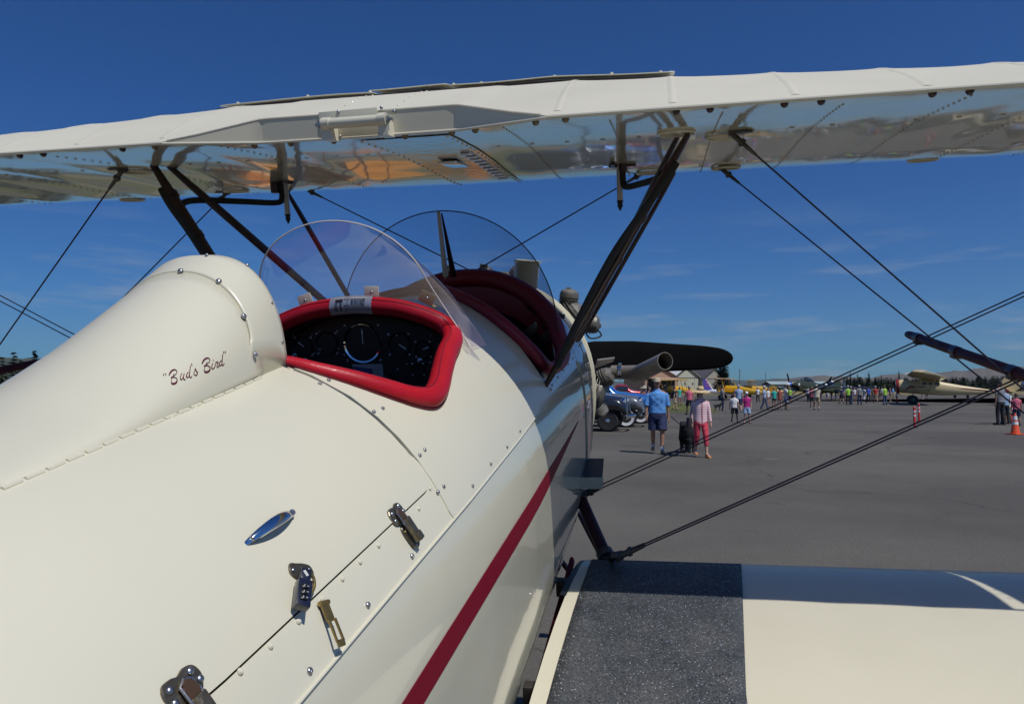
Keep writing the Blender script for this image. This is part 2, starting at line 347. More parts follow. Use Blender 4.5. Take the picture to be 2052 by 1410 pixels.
def roundpoly(P, r, sp):
    """resample a polygon, rounding each corner by r"""
    R = []; n = len(P)
    rs = r if isinstance(r, (list, tuple)) else [r]*n
    for i in range(n):
        a, p, b = (Vector(P[(i+k) % n]) for k in (-1, 0, 1)); q = rs[i]
        if q <= 0: R.append(p); continue
        s = p+(a-p).normalized()*q; e = p+(b-p).normalized()*q
        for k in range(7): t = k/6; R.append(s*(1-t)**2+p*2*t*(1-t)+e*t*t)
    Q = []
    for i, p in enumerate(R):
        q = R[(i+1) % len(R)]; k = max(1, int((q-p).length/sp))
        Q += [p+(q-p)*j/k for j in range(k)]
    return Q
def panel(name, outer, holes, off, thick, m, parent, sp=.035, P=None, Nn=None, label=None):
    """sheet-metal panel: polygon in (v, s) wrapped on the fuselage surface, with real thickness"""
    P = P or (lambda v, s: fp(v, s/KS)); Nn = Nn or (lambda v, s: fn(v, s/KS))
    loops = [outer]+list(holes); V2 = []; E = []
    for lp in loops:
        k = len(V2); V2 += [Vector((p[0], p[1])) for p in lp]; E += [(k+i, k+(i+1) % len(lp)) for i in range(len(lp))]
    nb = len(V2); BP = np.array([(p[0], p[1]) for p in V2])
    x0, y0 = BP.min(0); x1, y1 = BP.max(0)
    for i in range(int((x1-x0)/sp)+1):
        for j in range(int((y1-y0)/sp)+1):
            x, y = x0+sp*(i+.5), y0+sp*(j+.5)
            if inpoly(x, y, outer) and not any(inpoly(x, y, h) for h in holes) and np.min(np.hypot(BP[:, 0]-x, BP[:, 1]-y)) > sp*.45: V2.append(Vector((x, y)))
    r = geometry.delaunay_2d_cdt(V2, E, [], 0, 1e-6)
    pv, fc, orig = r[0], r[2], r[3]
    b = B(); T = [b.bm.verts.new(P(p.x, p.y)+Nn(p.x, p.y)*off) for p in pv]
    for f in fc:
        c = sum((pv[i] for i in f), Vector((0, 0)))/len(f)
        if inpoly(c.x, c.y, outer) and not any(inpoly(c.x, c.y, h) for h in holes): b.face([T[i] for i in f])
    for v in [v for v in T if not v.link_faces]: b.bm.verts.remove(v)
    # analytic normals for the sheet, then a rim
    bmesh.ops.recalc_face_normals(b.bm, faces=b.bm.faces)
    es = [e for e in b.bm.edges if e.is_boundary]
    nn = {}
    for i, p in enumerate(pv):
        if T[i].is_valid: nn[T[i]] = Nn(p.x, p.y)
    f0 = next(iter(b.bm.faces)); flip = f0.normal.dot(nn[f0.verts[0]]) < 0
    if flip: bmesh.ops.reverse_faces(b.bm, faces=list(b.bm.faces))
    ex = bmesh.ops.extrude_edge_only(b.bm, edges=es)
    nv = [v for v in ex['geom'] if isinstance(v, bmesh.types.BMVert)]
    src = {}
    for v in nv:
        for e in v.link_edges:
            o = e.other_vert(v)
            if o in nn and (o.co-v.co).length < 1e-7: src[v] = o
    for v, o in src.items(): v.co = o.co-nn[o]*thick
    for v in b.bm.verts: v.co -= OFF
    order = list(b.bm.verts); b.bm.verts.index_update(); nl = [None]*len(order)
    me = bpy.data.meshes.new(name)
    rim = [f for f in b.bm.faces if any(v in src for v in f.verts)]
    for f in b.bm.faces: f.smooth = True
    ri = {f.index for f in rim} if False else None
    b.bm.faces.index_update(); rimset = {f.index for f in rim}
    vn = [nn.get(v) for v in order]
    b.bm.to_mesh(me); b.bm.free(); me.materials.append(m)
    LN = []
    for pl in me.polygons:
        for li in pl.loop_indices:
            vi = me.loops[li].vertex_index
            LN.append(tuple(pl.normal) if pl.index in rimset or vn[vi] is None else tuple(vn[vi]))
    me.normals_split_custom_set(LN)
    return link(name, me, parent, label)
fus = empty('fuselage', (0, 0, 0)); fus.parent = plane; fus['_pl'] = 1
# openings in (v, s)
def pv(pts): return [(p[0], au(p[0], p[1])*KS) for p in pts]
rearS = [(-.601, .128), (-.580, .176), (-.547, .229), (-.508, .269), (-.463, .299), (-.412, .315), (-.350, .313), (-.277, .300), (-.159, .277), (-.060, .261), (-.008, .235), (.0, .198), (.004, .13), (.004, .06)]
rear_open = [(v, u) for v, u in rearS]+[(v, -u) for v, u in reversed(rearS)]
frontS = [(.608, 0.), (.585, .05), (.50, .115), (.42, .21), (.385, .29), (.40, .36), (.44, .395), (.56, .405), (.69, .40), (.80, .375), (.92, .33), (1.02, .24), (1.08, .12), (1.09, .0)]
front_open = frontS+[(v, -u) for v, u in reversed(frontS[1:-1])]
# inner frame, shade of the panel gaps painted dark; also seen inside the cockpits
vs_ = sorted(set(list(np.arange(-4, 1.46, .08))+list(np.arange(-.66, .08, .03))+list(np.arange(.34, 1.12, .03))))
b = B(); na = 96
G = [[fp(v, -pi+2*pi*k/na)-fn(v, -pi+2*pi*k/na)*.010 for k in range(na)] for v in vs_]
rr = [[b.bm.verts.new(p) for p in r] for r in G]
for i in range(len(rr)-1):
    for k in range(na):
        vm = (vs_[i]+vs_[i+1])/2; am = -pi+2*pi*(k+.5)/na; q = fp(vm, am)
        if q.z > -.2 and (inpoly(vm, q.x, rear_open) or inpoly(vm, q.x, front_open)): continue
        b.face((rr[i][k], rr[i][(k+1) % na], rr[i+1][(k+1) % na], rr[i+1][k]))
b.build('inner_frame', M['primer'], fus)
# panels
g = .0016
def wl(v0, v1, w, n=12, sg=1): return [(v, sg*aw(v, w)*KS) for v in np.linspace(v0, v1, n)]
def ul(v0, v1, u, n=12): return [(v, au(v, u)*KS) for v in np.linspace(v0, v1, n)]
LED = -.107; DOOR = -.0405
for sg in (1, -1):
    lower = [(v, sg*(pi*.5+1.02)*KS) for v in np.linspace(1.05, -3.9, 24)]
    panel('fabric_side', wl(-3.9, 1.05, LED, 24, sg)+lower, [], 0, .006, M['gloss'], fus, sp=.05)
panel('belly_panel', [(v, s*KS) for v, s in [(a, pi*.5+1.03) for a in np.linspace(-3.9, 1.05, 12)]+[(a, 3*pi/2-1.03) for a in np.linspace(1.05, -3.9, 12)]], [], 0, .006, M['cream'], fus, sp=.08)
# strip between door and ledge, with the rounded front corner of the door
hinge_u = .138
for sg in (1, -1):
    dv0, dv1 = -1.75, -.612
    door = [(v, sg*aw(v, DOOR)*KS) for v in np.linspace(dv0, dv1-.03, 14)]
    c0 = Vector((dv1-.03, sg*aw(dv1, DOOR)*KS)); cc = Vector((dv1, sg*aw(dv1, DOOR)*KS)); c1 = Vector((dv1, sg*(aw(dv1, DOOR)*KS-.03)))
    door += [tuple(c0*(1-t)**2+cc*2*t*(1-t)+c1*t*t) for t in (.15, .3, .45, .6, .75, .9, 1.)]
    top = [(v, sg*au(v, fb(v)-.004)*KS) for v in np.linspace(dv1, dv0, 14)]
    dr = panel('baggage_door', door+top, [], .0045, .0035, M['cream'], fus)
    if sg == 1: door_obj = dr
    o2 = [(v, s+sg*.0026) for v, s in door[:14]]+[(v+.002, s+sg*.0012) for v, s in door[14:]]
    fr = o2+[(-.60, sg*au(-.6, hinge_u)*KS), (-.575, sg*au(-.575, hinge_u)*KS), (-.575, sg*aw(-.575, LED+.002)*KS)]+wl(-.59, dv0, LED+.002, 14, sg)
    panel('door_frame_panel', fr, [], .0025, .004, M['cream'], fus)
aft = [(dv0-.003, s_) for s_ in np.linspace(-aw(dv0, LED+.002)*KS, aw(dv0, LED+.002)*KS, 24)]
aft += [(v, aw(v, LED)*KS) for v in np.linspace(dv0-.06, -3.88, 24)]+[(v, -aw(v, LED)*KS) for v in np.linspace(-3.88, dv0-.06, 24)]
panel('rear_deck_panel', aft, [], .002, .004, M['cream'], fus, sp=.05)
# forward cockpit panel, one sheet over the top from ledge to ledge, with the rear opening cut out
ho = [(v, au(v, u)*KS) for v, u in [(x, y) for x, y in rear_open] if v > -.6]
fv0, fv1 = -.602, .388
outer = wl(fv1, fv0, LED+.003, 20, 1)[::1]
outer = [(v, aw(v, LED+.003)*KS) for v in np.linspace(fv1, fv0+.02, 20)]+[(fv0+.006, aw(fv0, LED+.006)*KS), (fv0, aw(fv0, LED+.02)*KS)]
outer += [(fv0, aw(fv0, w)*KS) for w in np.linspace(-.07, .14, 7)]+[(fv0, au(fv0, .150)*KS)]
outer += [(v, au(v, u)*KS) for v, u in rearS if v > -.6]
outer += [(v, -au(v, u)*KS) for v, u in reversed(rearS) if v > -.6]
outer += [(fv0, -au(fv0, .150)*KS)]+[(fv0, -aw(fv0, w)*KS) for w in np.linspace(.14, -.07, 7)]+[(fv0, -aw(fv0, LED+.02)*KS), (fv0+.006, -aw(fv0, LED+.006)*KS)]
outer += [(v, -aw(v, LED+.003)*KS) for v in np.linspace(fv0+.02, fv1, 20)]
fo = [(v, au(v, u)*KS) for v, u in frontS]
# front edge of this sheet follows the front opening between the two sides
outer += [(fv1+.001, s) for s in np.linspace(-aw(fv1, LED+.003)*KS+.03, aw(fv1, LED+.003)*KS-.03, 30)][0:0]
frontedge = [(fv1, -aw(fv1, -.06)*KS), (fv1, -au(fv1, .33)*KS)]+[(v, -au(v, u)*KS) for v, u in reversed(frontS[1:5])]+[(.608, 0)]+[(v, au(v, u)*KS) for v, u in frontS[1:5]]+[(fv1, au(fv1, .33)*KS), (fv1, aw(fv1, -.06)*KS)]
cp = panel('cockpit_deck_panel', outer+frontedge, [], .0042, .004, M['cream'], fus, sp=.028)
# nose panels ahead of the seam
nv0, nv1 = fv1+.003, 1.04
o3 = [(nv0, s) for s in np.linspace(aw(nv0, -.058)*KS, aw(nv0, LED+.003)*KS, 3)]+[(v, aw(v, LED+.003)*KS) for v in np.linspace(nv0+.05, nv1, 12)]+[(nv1, s) for s in np.linspace(aw(nv1, LED)*KS-.04, au(nv1, .24)*KS, 8)]+[(v, au(v, u)*KS) for v, u in reversed(frontS[6:12]) if v < nv1-.02]
panel('front_side_panel', o3, [], .004, .005, M['gloss'], fus, sp=.03)
panel('front_side_panel', [(v, -s) for v, s in o3], [], .004, .005, M['gloss'], fus, sp=.03)
o4 = [(nv1+.003, s) for s in np.linspace(-2.3*KS, 2.3*KS, 40)]+[(1.27, s) for s in np.linspace(2.3*KS, -2.3*KS, 40)]
hh = [(v, au(v, u)*KS) for v, u in front_open if v > nv1-.0]
hh2 = [(nv1+.003, -.30), (nv1+.003, .30)]
o4b = [(nv1+.003, s) for s in np.linspace(-2.3*KS, -.26, 20)]+[(v+.0, au(v, u)*KS) for v, u in ((1.05, -.18), (1.08, -.12), (1.09, 0.), (1.08, .12), (1.05, .18))]+[(nv1+.003, s) for s in np.linspace(.26, 2.3*KS, 20)]+[(1.27, s) for s in np.linspace(2.3*KS, -2.3*KS, 40)]
panel('nose_panel', o4b, [], .005, .006, M['gloss'], fus, sp=.035)
o5 = [(1.273, s) for s in np.linspace(-2.6*KS, 2.6*KS, 46)]+[(1.49, s) for s in np.linspace(2.6*KS, -2.6*KS, 46)]
panel('engine_cowl', o5, [], .008, .006, M['gloss'], fus, sp=.035)
b = B(); b.tube([fp(1.495, 2*pi*k/60)+fn(1.495, 2*pi*k/60)*.006 for k in range(60)], .011, n=8, closed=True); b.build('cowl_lip', M['cream'], fus)
b = B(); b.rings([[fp(1.42, 2*pi*k/40)*1 for k in range(40)], [fp(1.425, 2*pi*k/40) for k in range(40)]]); b.build('firewall', M['dark_fin'], fus)
# ledge lip
for sg in (1, -1):
    b = B(); b.tube([fp(v, sg*aw(v, LED+.004))+fn(v, sg*aw(v, LED))*.0035 for v in np.linspace(-2.4, .385, 60)], .0022, n=8); b.build('ledge_lip', M['cream'], fus)
# maroon stripe with its tapering front end
def sw(v): return lerp(v, [-4, -.9, -.5, .04, .5, .95], [-.19, -.241, -.247, -.266, -.278, -.285])
for sg in (1, -1):
    hw = lambda v: lerp(v, [-1.2, -.2, .8], [.0180, .0225, .0235])*min(1, max(.04, (.80-v)/.75))
    up = [(v, sg*atan2((1-max(0, (sw(v)+hw(v)-WL)/(fT(v)-WL))**2.1)**(1/2.1), (sw(v)+hw(v)-WL)/(fT(v)-WL))*KS) for v in np.linspace(-3.8, .80, 40)]
    dn = [(v, sg*atan2(1, (sw(v)-hw(v)-WL)/((fT(v)-WL) if sw(v)-hw(v) > WL else fH(v)))*KS) for v in np.linspace(.79, -3.8, 40)]
    panel('stripe', up+dn, [], .0012, .001, M['maroon'], fus, sp=.03)
# head fairing
def fairP(v, u, off=0):
    p = Vector((u, v, fairw(v, u))); 
    if off: p += nrm(p, lambda q: q.z-fairw(q.y, q.x))*off
    return p
def fair_sheet(name, v0, v1, off, m, nvv, thick=.004):
    b = B(); R = []
    for v in np.linspace(v0, v1, nvv):
        bb = fb(v); row = []
        for k in range(61):
            u = bb*sin(pi*(k/60-.5)); p = Vector((u, v, fairw(v, u)))
            sx_ = Vector((u/bb/bb, .25, (p.z-fp(v, au(v, bb)).z+.02)/max(.05, fairH(v)-fp(v, au(v, bb)).z+.02)**2)).normalized()
            row.append(p+sx_*off)
        R.append(row)
    b.rings(R, close=False, caps=False)
    ob = b.build(name, m, fus, angle=60)
    md = ob.modifiers.new('t', 'SOLIDIFY'); md.thickness = thick; md.offset = -1; return ob
fair_sheet('headrest_fairing', -2.6, -.672, .0, M['cream'], 70)
# collar: front edge and slightly swept rear edge
b = B(); R = []
for i in range(13):
    row = []
    for k in range(61):
        q = 2*(k/60-.5); v = -.595-(.078+.03*abs(q)**3)*(i/12)
        bb = .136; u = bb*sin(pi*.5*q); p = Vector((u, v, fairw(v, u*.985))) if abs(q) < .999 else Vector((u, v, fp(v, au(v, .134)).z))
        nn_ = Vector((u*14, .1, max(.05, 1-abs(q)**3))).normalized(); row.append(p+nn_*.0012)
    R.append(row)
b.rings(R, close=False, caps=False); cl_ = b.build('headrest_collar', M['cream'], fus, angle=60); md = cl_.modifiers.new('t', 'SOLIDIFY'); md.thickness = .0025; md.offset = -1
b = B(); b.rings([[Vector((.128*sin(pi*(k/30-.5)), -.64, max(.12, fairw(-.64, .128*sin(pi*(k/30-.5)))-.012))) for k in range(31)]+[Vector((.12, -.64, .10)), Vector((-.12, -.64, .10))], [Vector((.128*sin(pi*(k/30-.5)), -.625, max(.12, fairw(-.64, .128*sin(pi*(k/30-.5)))-.012))) for k in range(31)]+[Vector((.12, -.615, .10)), Vector((-.12, -.615, .10))]])
b.build('headrest_pad', M['black'], fus)
# piano hinge along the fairing seam
for sg in (1, -1):
    b = B(); vv = np.arange(-1.75, -.70, .026)
    for i, v in enumerate(vv):
        p = fp(v, sg*au(v, fb(v)+.001)); n = fn(v, sg*au(v, hinge_u)); q = fp(v+.0215, sg*au(v+.02, fb(v+.02)+.001))
        b.tube([p+n*.0045, q+n*.0045], .0026, n=8)
    b.build('piano_hinge', M['cream'], fus)

# fasteners
def frame_at(p, n):
    f = Vector((0, 1, 0)) if abs(n.y) < .9 else Vector((0, 0, 1)); f = (f-n*f.dot(n)).normalized(); d = f.cross(n).normalized(); return Matrix((d, f, n)).transposed()   # columns: across, forward, out
scr = B(); scr.lathe([(.0001, .0026), (.0028, .0024), (.0049, .0012), (.0055, 0), (.0055, -.002)], n=14)
scr.box((0, 0, .0027), (.0062, .0011, .0006)); scr.box((0, 0, .0027), (.0011, .0062, .0006))
scr.box((0, 0, .0001), (.0001, .0001, .0001))
SCR = scr.mesh('screw', M['steel'])
wsh = B(); wsh.lathe([(.0080, -.001), (.0080, .0006), (.0066, .0012), (.0052, .0006)], n=16); WSH = wsh.mesh('washer', M['chrome'])
riv = B(); riv.lathe([(.0001, .0026), (.0022, .0020), (.0036, .0002), (.0036, -.001)], n=10); RIV = riv.mesh('rivet', M['cream'])
def place(me, name, p, n, parent, off=0, sc=1., spin=0., base=None):
    o = bpy.data.objects.new(name, me); COL.objects.link(o); o.parent = parent
    R = frame_at(p, n) @ Matrix.Rotation(spin, 3, 'Z'); mm = R.to_4x4(); mm.translation = p+n*off-(OFF if base is None else Vector((0, 0, 0)))
    o.matrix_local = mm @ Matrix.Scale(sc, 4); return o
for x, y in ((363, 546), (438, 566), (486, 635), (508, 711), (415, 514), (494, 534), (541.5, 607), (562, 685)):
    p = onf(x, y); n = SN(p, True); sc_ = .52 if x in (415, 494, 541.5, 562) else .82; s_ = place(SCR, 'screw', p, n, cl_ if False else fus, .004, sc_, random.random())
for x, y in ((639, 774), (657, 766), (764, 822), (746, 829), (847, 904), (837, 915), (884.6, 976.6), (873, 987.5), (942.6, 975), (979, 931), (1012, 897), (1038, 865), (733, 1213), (616, 1345), (822, 1115)):
    p = on(x, y); place(SCR, 'screw', p, nrm(p, F), fus, .0058 if x > 870 or y < 925 else .004, .72 if y > 1100 else .62, random.random())
for v in np.arange(.45, 1.0, .13): 
    for w in (-.085,): p = fp(v, aw(v, w)); place(SCR, 'screw', p, nrm(p, F), fus, .005, .7)
for v, ws in ((1.02, (.0, -.2, -.32)), (1.07, (.05, -.12, -.28)), (1.25, (.1, -.05, -.2, -.36)), (.41, (-.02, .03, -.09))):
    for w in ws: p = fp(v, atan2(1, (w-WL)/fH(v)) if w < WL else aw(v, w)); place(SCR, 'screw', p, nrm(p, F), fus, .006, .8)
for x, y in ((836, 1020), (858, 980), (755, 1094), (718, 1127), (682, 1161), (594, 1246), (538, 1296), (477, 1347), (642, 1202), (94, 945), (159, 917), (232, 889), (284, 866), (344, 842), (393, 822), (441, 804), (4, 980)):
    p = on(x, y); place(RIV, 'rivet', p, nrm(p, F), fus, .0035)

# lettering: quoted name in a maroon script on the fairing
STK = [(12, [(275, 712), (290, 752)]), (12, [(316, 697), (334, 738)])]
Bst = [(26, [(395, 742), (412, 700), (445, 655), (490, 628), (530, 628)]), (13, [(530, 628), (552, 655), (548, 695), (520, 730), (480, 760), (430, 790)]), (13, [(430, 790), (480, 782), (525, 788), (556, 815), (560, 850)]), (30, [(560, 850), (540, 888), (500, 912), (465, 912), (442, 895)]), (11, [(442, 895), (440, 860), (452, 810), (475, 760), (500, 700)])]
STK += Bst+[(w, [(x+676, y-240+(x-395)*-.02) for x, y in s]) for w, s in Bst]
STK += [(14, [(652, 700), (632, 760), (625, 800), (640, 832), (665, 815), (690, 760), (705, 700)]), (14, [(705, 700), (690, 765), (692, 805), (710, 835), (728, 815)]),
 (15, [(795, 672), (768, 700), (750, 745), (757, 778), (785, 782), (805, 740)]), (10, [(805, 740), (820, 640), (835, 545)]), (14, [(835, 545), (818, 660), (812, 740), (822, 780), (845, 785), (862, 755)]),
 (13, [(853, 497), (867, 542)]), (11, [(898, 712), (915, 655), (932, 592)]), (17, [(932, 592), (945, 640), (972, 680), (965, 725), (935, 740), (902, 715)]), (9, [(965, 715), (985, 680)]),
 (14, [(1290, 490), (1272, 545), (1268, 585), (1295, 605), (1322, 580), (1340, 540)]), (16, [(1296, 425), (1304, 440)]),
 (13, [(1340, 540), (1355, 480), (1350, 462)]), (17, [(1352, 470), (1385, 465), (1400, 480)]), (14, [(1400, 480), (1380, 530), (1378, 562), (1398, 572), (1420, 545)]),
 (15, [(1480, 432), (1450, 450), (1425, 495), (1425, 530), (1450, 540), (1478, 500)]), (9, [(1478, 500), (1488, 400), (1496, 305)]), (14, [(1496, 305), (1484, 420), (1480, 500), (1490, 535), (1510, 525), (1525, 488)]),
 (12, [(1508, 248), (1524, 288)]), (12, [(1545, 236), (1553, 282)])]
b = B()
for w, s in STK:
    pts = catmull([Vector((x, y, 0)) for x, y in s], 5) if len(s) > 2 else [Vector((*s[0], 0)), Vector((*s[1], 0))]
    n = len(pts); Lf = []; Rt = []
    for i, p in enumerate(pts):
        t = (pts[min(i+1, n-1)]-pts[max(i-1, 0)]).normalized(); q = Vector((-t.y, t.x, 0))
        ww = w*1.25*(.6+.4*sin(pi*min(1, max(0, (i+.5)/n)))) if w > 14 else w*1.15
        for sgn, LL in ((1, Lf), (-1, Rt)):
            e = p+q*sgn*ww/2; a = onf(300+e.x/10.26, 680+e.y/10.26); nq = SN(a, True); LL.append(a+nq*.0008)
    b.rings([[l, r_] for l, r_ in zip(Lf, Rt)], close=False, caps=False)
b.build('painted_lettering', mat('lettering_maroon', (.10, .006, .018), .4), fus)

# coamings -------------------------------------------------
def roll(name, pts, r, m, parent, closed=False, flat=1., n=14, sub=6):
    P = catmull(pts, sub, closed); rr = r if not isinstance(r, (list, tuple)) else [float(np.interp(i/(len(P)-1)*(len(r)-1), range(len(r)), r)) for i in range(len(P))]
    b = B(); b.tube(P, rr, n=n, closed=closed, flat=flat); o = b.build(name, m, parent, angle=80); return P, o
coam = empty('cockpit_coaming', (0, 0, 0)); coam.parent = plane; coam['_pl'] = 1; coam['label'] = 'rear cockpit rim padded in bright red leather'
def lift(v, u, h): a = au(v, u); return fp(v, a)+fn(v, a)*h
Sp = [(-.606, .112, .002), (-.588, .130, .004), (-.577, .178, .006), (-.545, .230, .007), (-.507, .270, .008), (-.463, .300, .008), (-.412, .316, .009), (-.350, .313, .010), (-.277, .299, .011), (-.159, .276, .013), (-.060, .260, .016), (-.008, .234, .018), (.0, .198, .021), (.0, .13, .020), (.0, .07, .018), (.0, 0, .018)]
path = [lift(v, u, h) for v, u, h in Sp]; rad = [.007, .0125, .0135, .017, .019, .0205, .0225, .0235, .0235, .0245, .0245, .024, .0235, .023, .023, .023]
full = path+[Vector((-p.x, p.y, p.z)) for p in reversed(path[:-1])]; frad = rad+rad[:-1][::-1]
P_, o_ = roll('padded_rim', full, frad, M['leather'], coam)
# stitched seam lines running along the roll
for dn, dm, rr_, nm in ((.9, .35, .0011, 'stitch_line'), (-.1, 1.0, .0014, 'stitch_line')):
    Q = []
    nP = len(P_)
    for i, p in enumerate(P_):
        t = (P_[min(i+1, nP-1)]-P_[max(i-1, 0)]).normalized(); n = Vector((p.x*1.2, 0, p.z-WL)).normalized(); c = Vector((0, -.3, 0)); o = (p-Vector((0, -.28, p.z))); o.z = 0; o = (o-n*o.dot(n)).normalized()
        ra = float(np.interp(i/(nP-1)*(len(frad)-1), range(len(frad)), frad))
        d = (o*dn-n*.55) if nm and dn > 0 else (-o*.55+n*.55)
        d = (d-t*d.dot(t)).normalized(); Q.append(p+d*ra*1.0)
    b = B(); b.tube(Q, rr_, n=6); b.build(nm, M['piping'] if dn > 0 else M['leather2'], coam)
# lower outer flap of the leather, tacked to the deck
b = B(); R = []
nP = len(P_)
for i, p in enumerate(P_):
    t = (P_[min(i+1, nP-1)]-P_[max(i-1, 0)]).normalized(); o = p-Vector((0, -.28, p.z)); a_ = asurf(p); n = fn(p.y, a_); o = (o-n*o.dot(n)); o = (o-t*o.dot(t)).normalized()
    ra = float(np.interp(i/(nP-1)*(len(frad)-1), range(len(frad)), frad)); q = p+o*(ra*1.02); e = fp(q.y, asurf(q)); h = (q-e).dot(n)
    R.append([p+o*ra*.97+n*ra*.1, p+o*ra*1.08-n*ra*.45, e+n*.0085+o*ra*.10, e+n*.006+o*ra*.12, e+n*.006-o*ra*.4])
b.rings(R, close=False, caps=False); b.build('leather_flap', M['leather2'], coam)
# placard wrapped over the front of the roll
k0 = min(range(nP), key=lambda i: (P_[i]-Vector((-.062, 0, P_[i].z))).length+(0 if abs(P_[i].y) < .1 else 9)); k1 = min(range(nP), key=lambda i: (P_[i]-Vector((.052, 0, P_[i].z))).length+(0 if abs(P_[i].y) < .1 else 9))
ka, kb = sorted((k0, k1)); seg = [Vector(P_[k0]), Vector(P_[k1])]
if seg[0].x > seg[1].x: seg.reverse()
def rollpt(t, ang, r):
    x = -.060+t*.112; z = float(np.interp(x, [p.x for p in sorted([q for q in P_ if q.y > -.05 and abs(q.x) < .2], key=lambda q: q.x)], [p.z for p in sorted([q for q in P_ if q.y > -.05 and abs(q.x) < .2], key=lambda q: q.x)]))
    return Vector((x, -cos(ang)*r, z+sin(ang)*r))
plc = mat('placard_metal', (.42, .43, .45), .35, .5, bump=.2, bscale=200, bdist=.001)
b = B(); b.rings([[rollpt(t, a, .0245) for a in np.linspace(-1.0, 1.9, 22)] for t in np.linspace(0, 1, 12)], close=False, caps=False); plo = b.build('placard', plc, coam)
def plq(t0, t1, a0, a1, bb): bb.rings([[rollpt(t, a, .0249) for a in np.linspace(a0, a1, 4)] for t in np.linspace(t0, t1, 3)], close=False, caps=False)
b = B()
for t in (.0, .325, .505, .985): plq(t, t+.013, -1.0, 1.9, b)
plq(.5, .87, .92, .98, b); plq(.12, .33, .98, 1.02, b)
b.build('placard_rule', mat('placard_white', (.7, .7, .7), .5), plo)
b = B(); rnd = random.Random(3)
plq(.14, .32, .42, .80, b); plq(.345, .41, -.6, 1.4, b); plq(.455, .495, -.6, 1.4, b)
for i in range(11):
    a = -.5+i*.13
    if a < .3: plq(.13, .13+rnd.uniform(.05, .1), a, a+.07, b); plq(.25, .25+rnd.uniform(.03, .06), a, a+.09, b)
    plq(.42, .42+rnd.uniform(.01, .03), a, a+.07, b)
for i in range(10):
    a = 0.02+i*.085; x = .52
    while x < .84:
        w = rnd.uniform(.02, .06); plq(x, min(.85, x+w), a, a+(.045 if x < .72 else .075), b); x += w+rnd.uniform(.008, .03)
b.build('placard_print', mat('placard_black', (.012, .012, .014), .5), plo)

# front cockpit rim
coam2 = empty('cockpit_coaming', (0, 0, 0)); coam2.parent = plane; coam2['_pl'] = 1; coam2['label'] = 'front cockpit rim in dark red leather in the wing shadow'
fsp = [(v, u) for v, u in frontS]
ff = [lift(v, u, .018 if v < .6 else .030) for v, u in fsp]; fr_ = [.018, .018, .018, .019, .020, .020, .020, .022, .026, .030, .034, .036, .036, .036]
fl = ff+[Vector((-p.x, p.y, p.z)) for p in reversed(ff[1:-1])]; frr = fr_+list(reversed(fr_[1:-1]))
Pc = catmull(fl, 5, True); rc = [float(np.interp(i/len(Pc)*len(frr), range(len(frr)+1), frr+[frr[0]])) for i in range(len(Pc))]
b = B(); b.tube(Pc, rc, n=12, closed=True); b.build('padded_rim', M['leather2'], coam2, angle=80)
# apron of leather hanging inside the front arch
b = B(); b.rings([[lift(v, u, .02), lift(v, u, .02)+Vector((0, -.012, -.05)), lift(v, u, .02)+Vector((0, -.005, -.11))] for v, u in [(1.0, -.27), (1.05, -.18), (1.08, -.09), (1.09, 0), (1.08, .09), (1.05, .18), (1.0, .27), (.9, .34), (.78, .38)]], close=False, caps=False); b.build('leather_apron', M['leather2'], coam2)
# bulkheads and seats inside
b = B(); b.rings([[fp(v, a)*1.0+fn(v, a)*-.012 for a in np.linspace(-pi, pi, 50)[:-1]] for v in (.27, .28)]); b.build('bulkhead', M['seamdark'], fus)
for nm, v0 in (('seat', -.52), ('seat', .50)):
    b = B(); b.box((0, v0+.0, -.30), (.42, .05, .46), Matrix.Rotation(.2, 3, 'X'), .02); b.box((0, v0+.20, -.50), (.42, .40, .08), None, .02); b.build(nm, M['black'], fus)

# instrument panel -----------------------------------------
ip = empty('instrument_panel', (0, 0, 0)); ip.parent = plane; ip['_pl'] = 1
PV = .045
b = B(); top = [(fp(PV, a).x*.93, fp(PV, a).z*1-.012) for a in np.linspace(-1.15, 1.15, 31)]; poly = top+[(.36, -.36), (-.36, -.36)]
b.prism(poly, (1, 0, 0), (0, 0, 1), (0, PV, 0), (0, 1, 0), 0, .004); b.build('panel_plate', M['panel'], ip)
def onp(x, y): return hit(x, y, 1, PV-.001)
gf = mat('gauge_face', (.006, .007, .007), .5); gw = mat('gauge_print', (.55, .55, .5), .5); ggl = M['glass2']
def gauge(x, y, rad_px, needle=None, rim=M['black'], marks=True, ang=0):
    c = onp(x, y); r = (onp(x+rad_px, y)-c).length
    b = B(); b.lathe([(r*.93, -.006), (r*.93, .004), (r*1.0, .006), (r*1.06, .002), (r*1.08, -.002)], c, (0, -1, 0), 40); go = b.build('gauge', rim, ip)
    b = B(); b.lathe([(.0001, -.003), (r*.95, -.003), (r*.95, -.004)], c, (0, -1, 0), 32); b.build('gauge_face', gf, go, shift=-OFF)
    b = B()
    if marks:
        for k in range(24):
            a = 2*pi*k/24; d = Vector((sin(a), 0, cos(a))); L0 = .78 if k % 2 else .72
            b.tube([c+d*r*L0+Vector((0, .002, 0)), c+d*r*.88+Vector((0, .002, 0))], .0005 if k % 2 else .0008, n=4)
    if needle is not None:
        d = Vector((sin(needle), 0, cos(needle))); b.tube([c+Vector((0, .000, 0))-d*r*.05, c+d*r*.42, c+d*r*.55, c+d*r*.75], [.0014, .0014, .0026, .0004], n=6, flat=.4)
    if len(b.bm.verts): b.build('gauge_marks' if needle is None else 'needle', gw, go, shift=-OFF)
    else: b.bm.free()
    for k in range(4):
        a = pi/4+k*pi/2; q = c+Vector((sin(a), 0, cos(a)))*r*1.28; place(SCR, 'screw', q, Vector((0, -1, 0)), go, .001, .72)
    return go
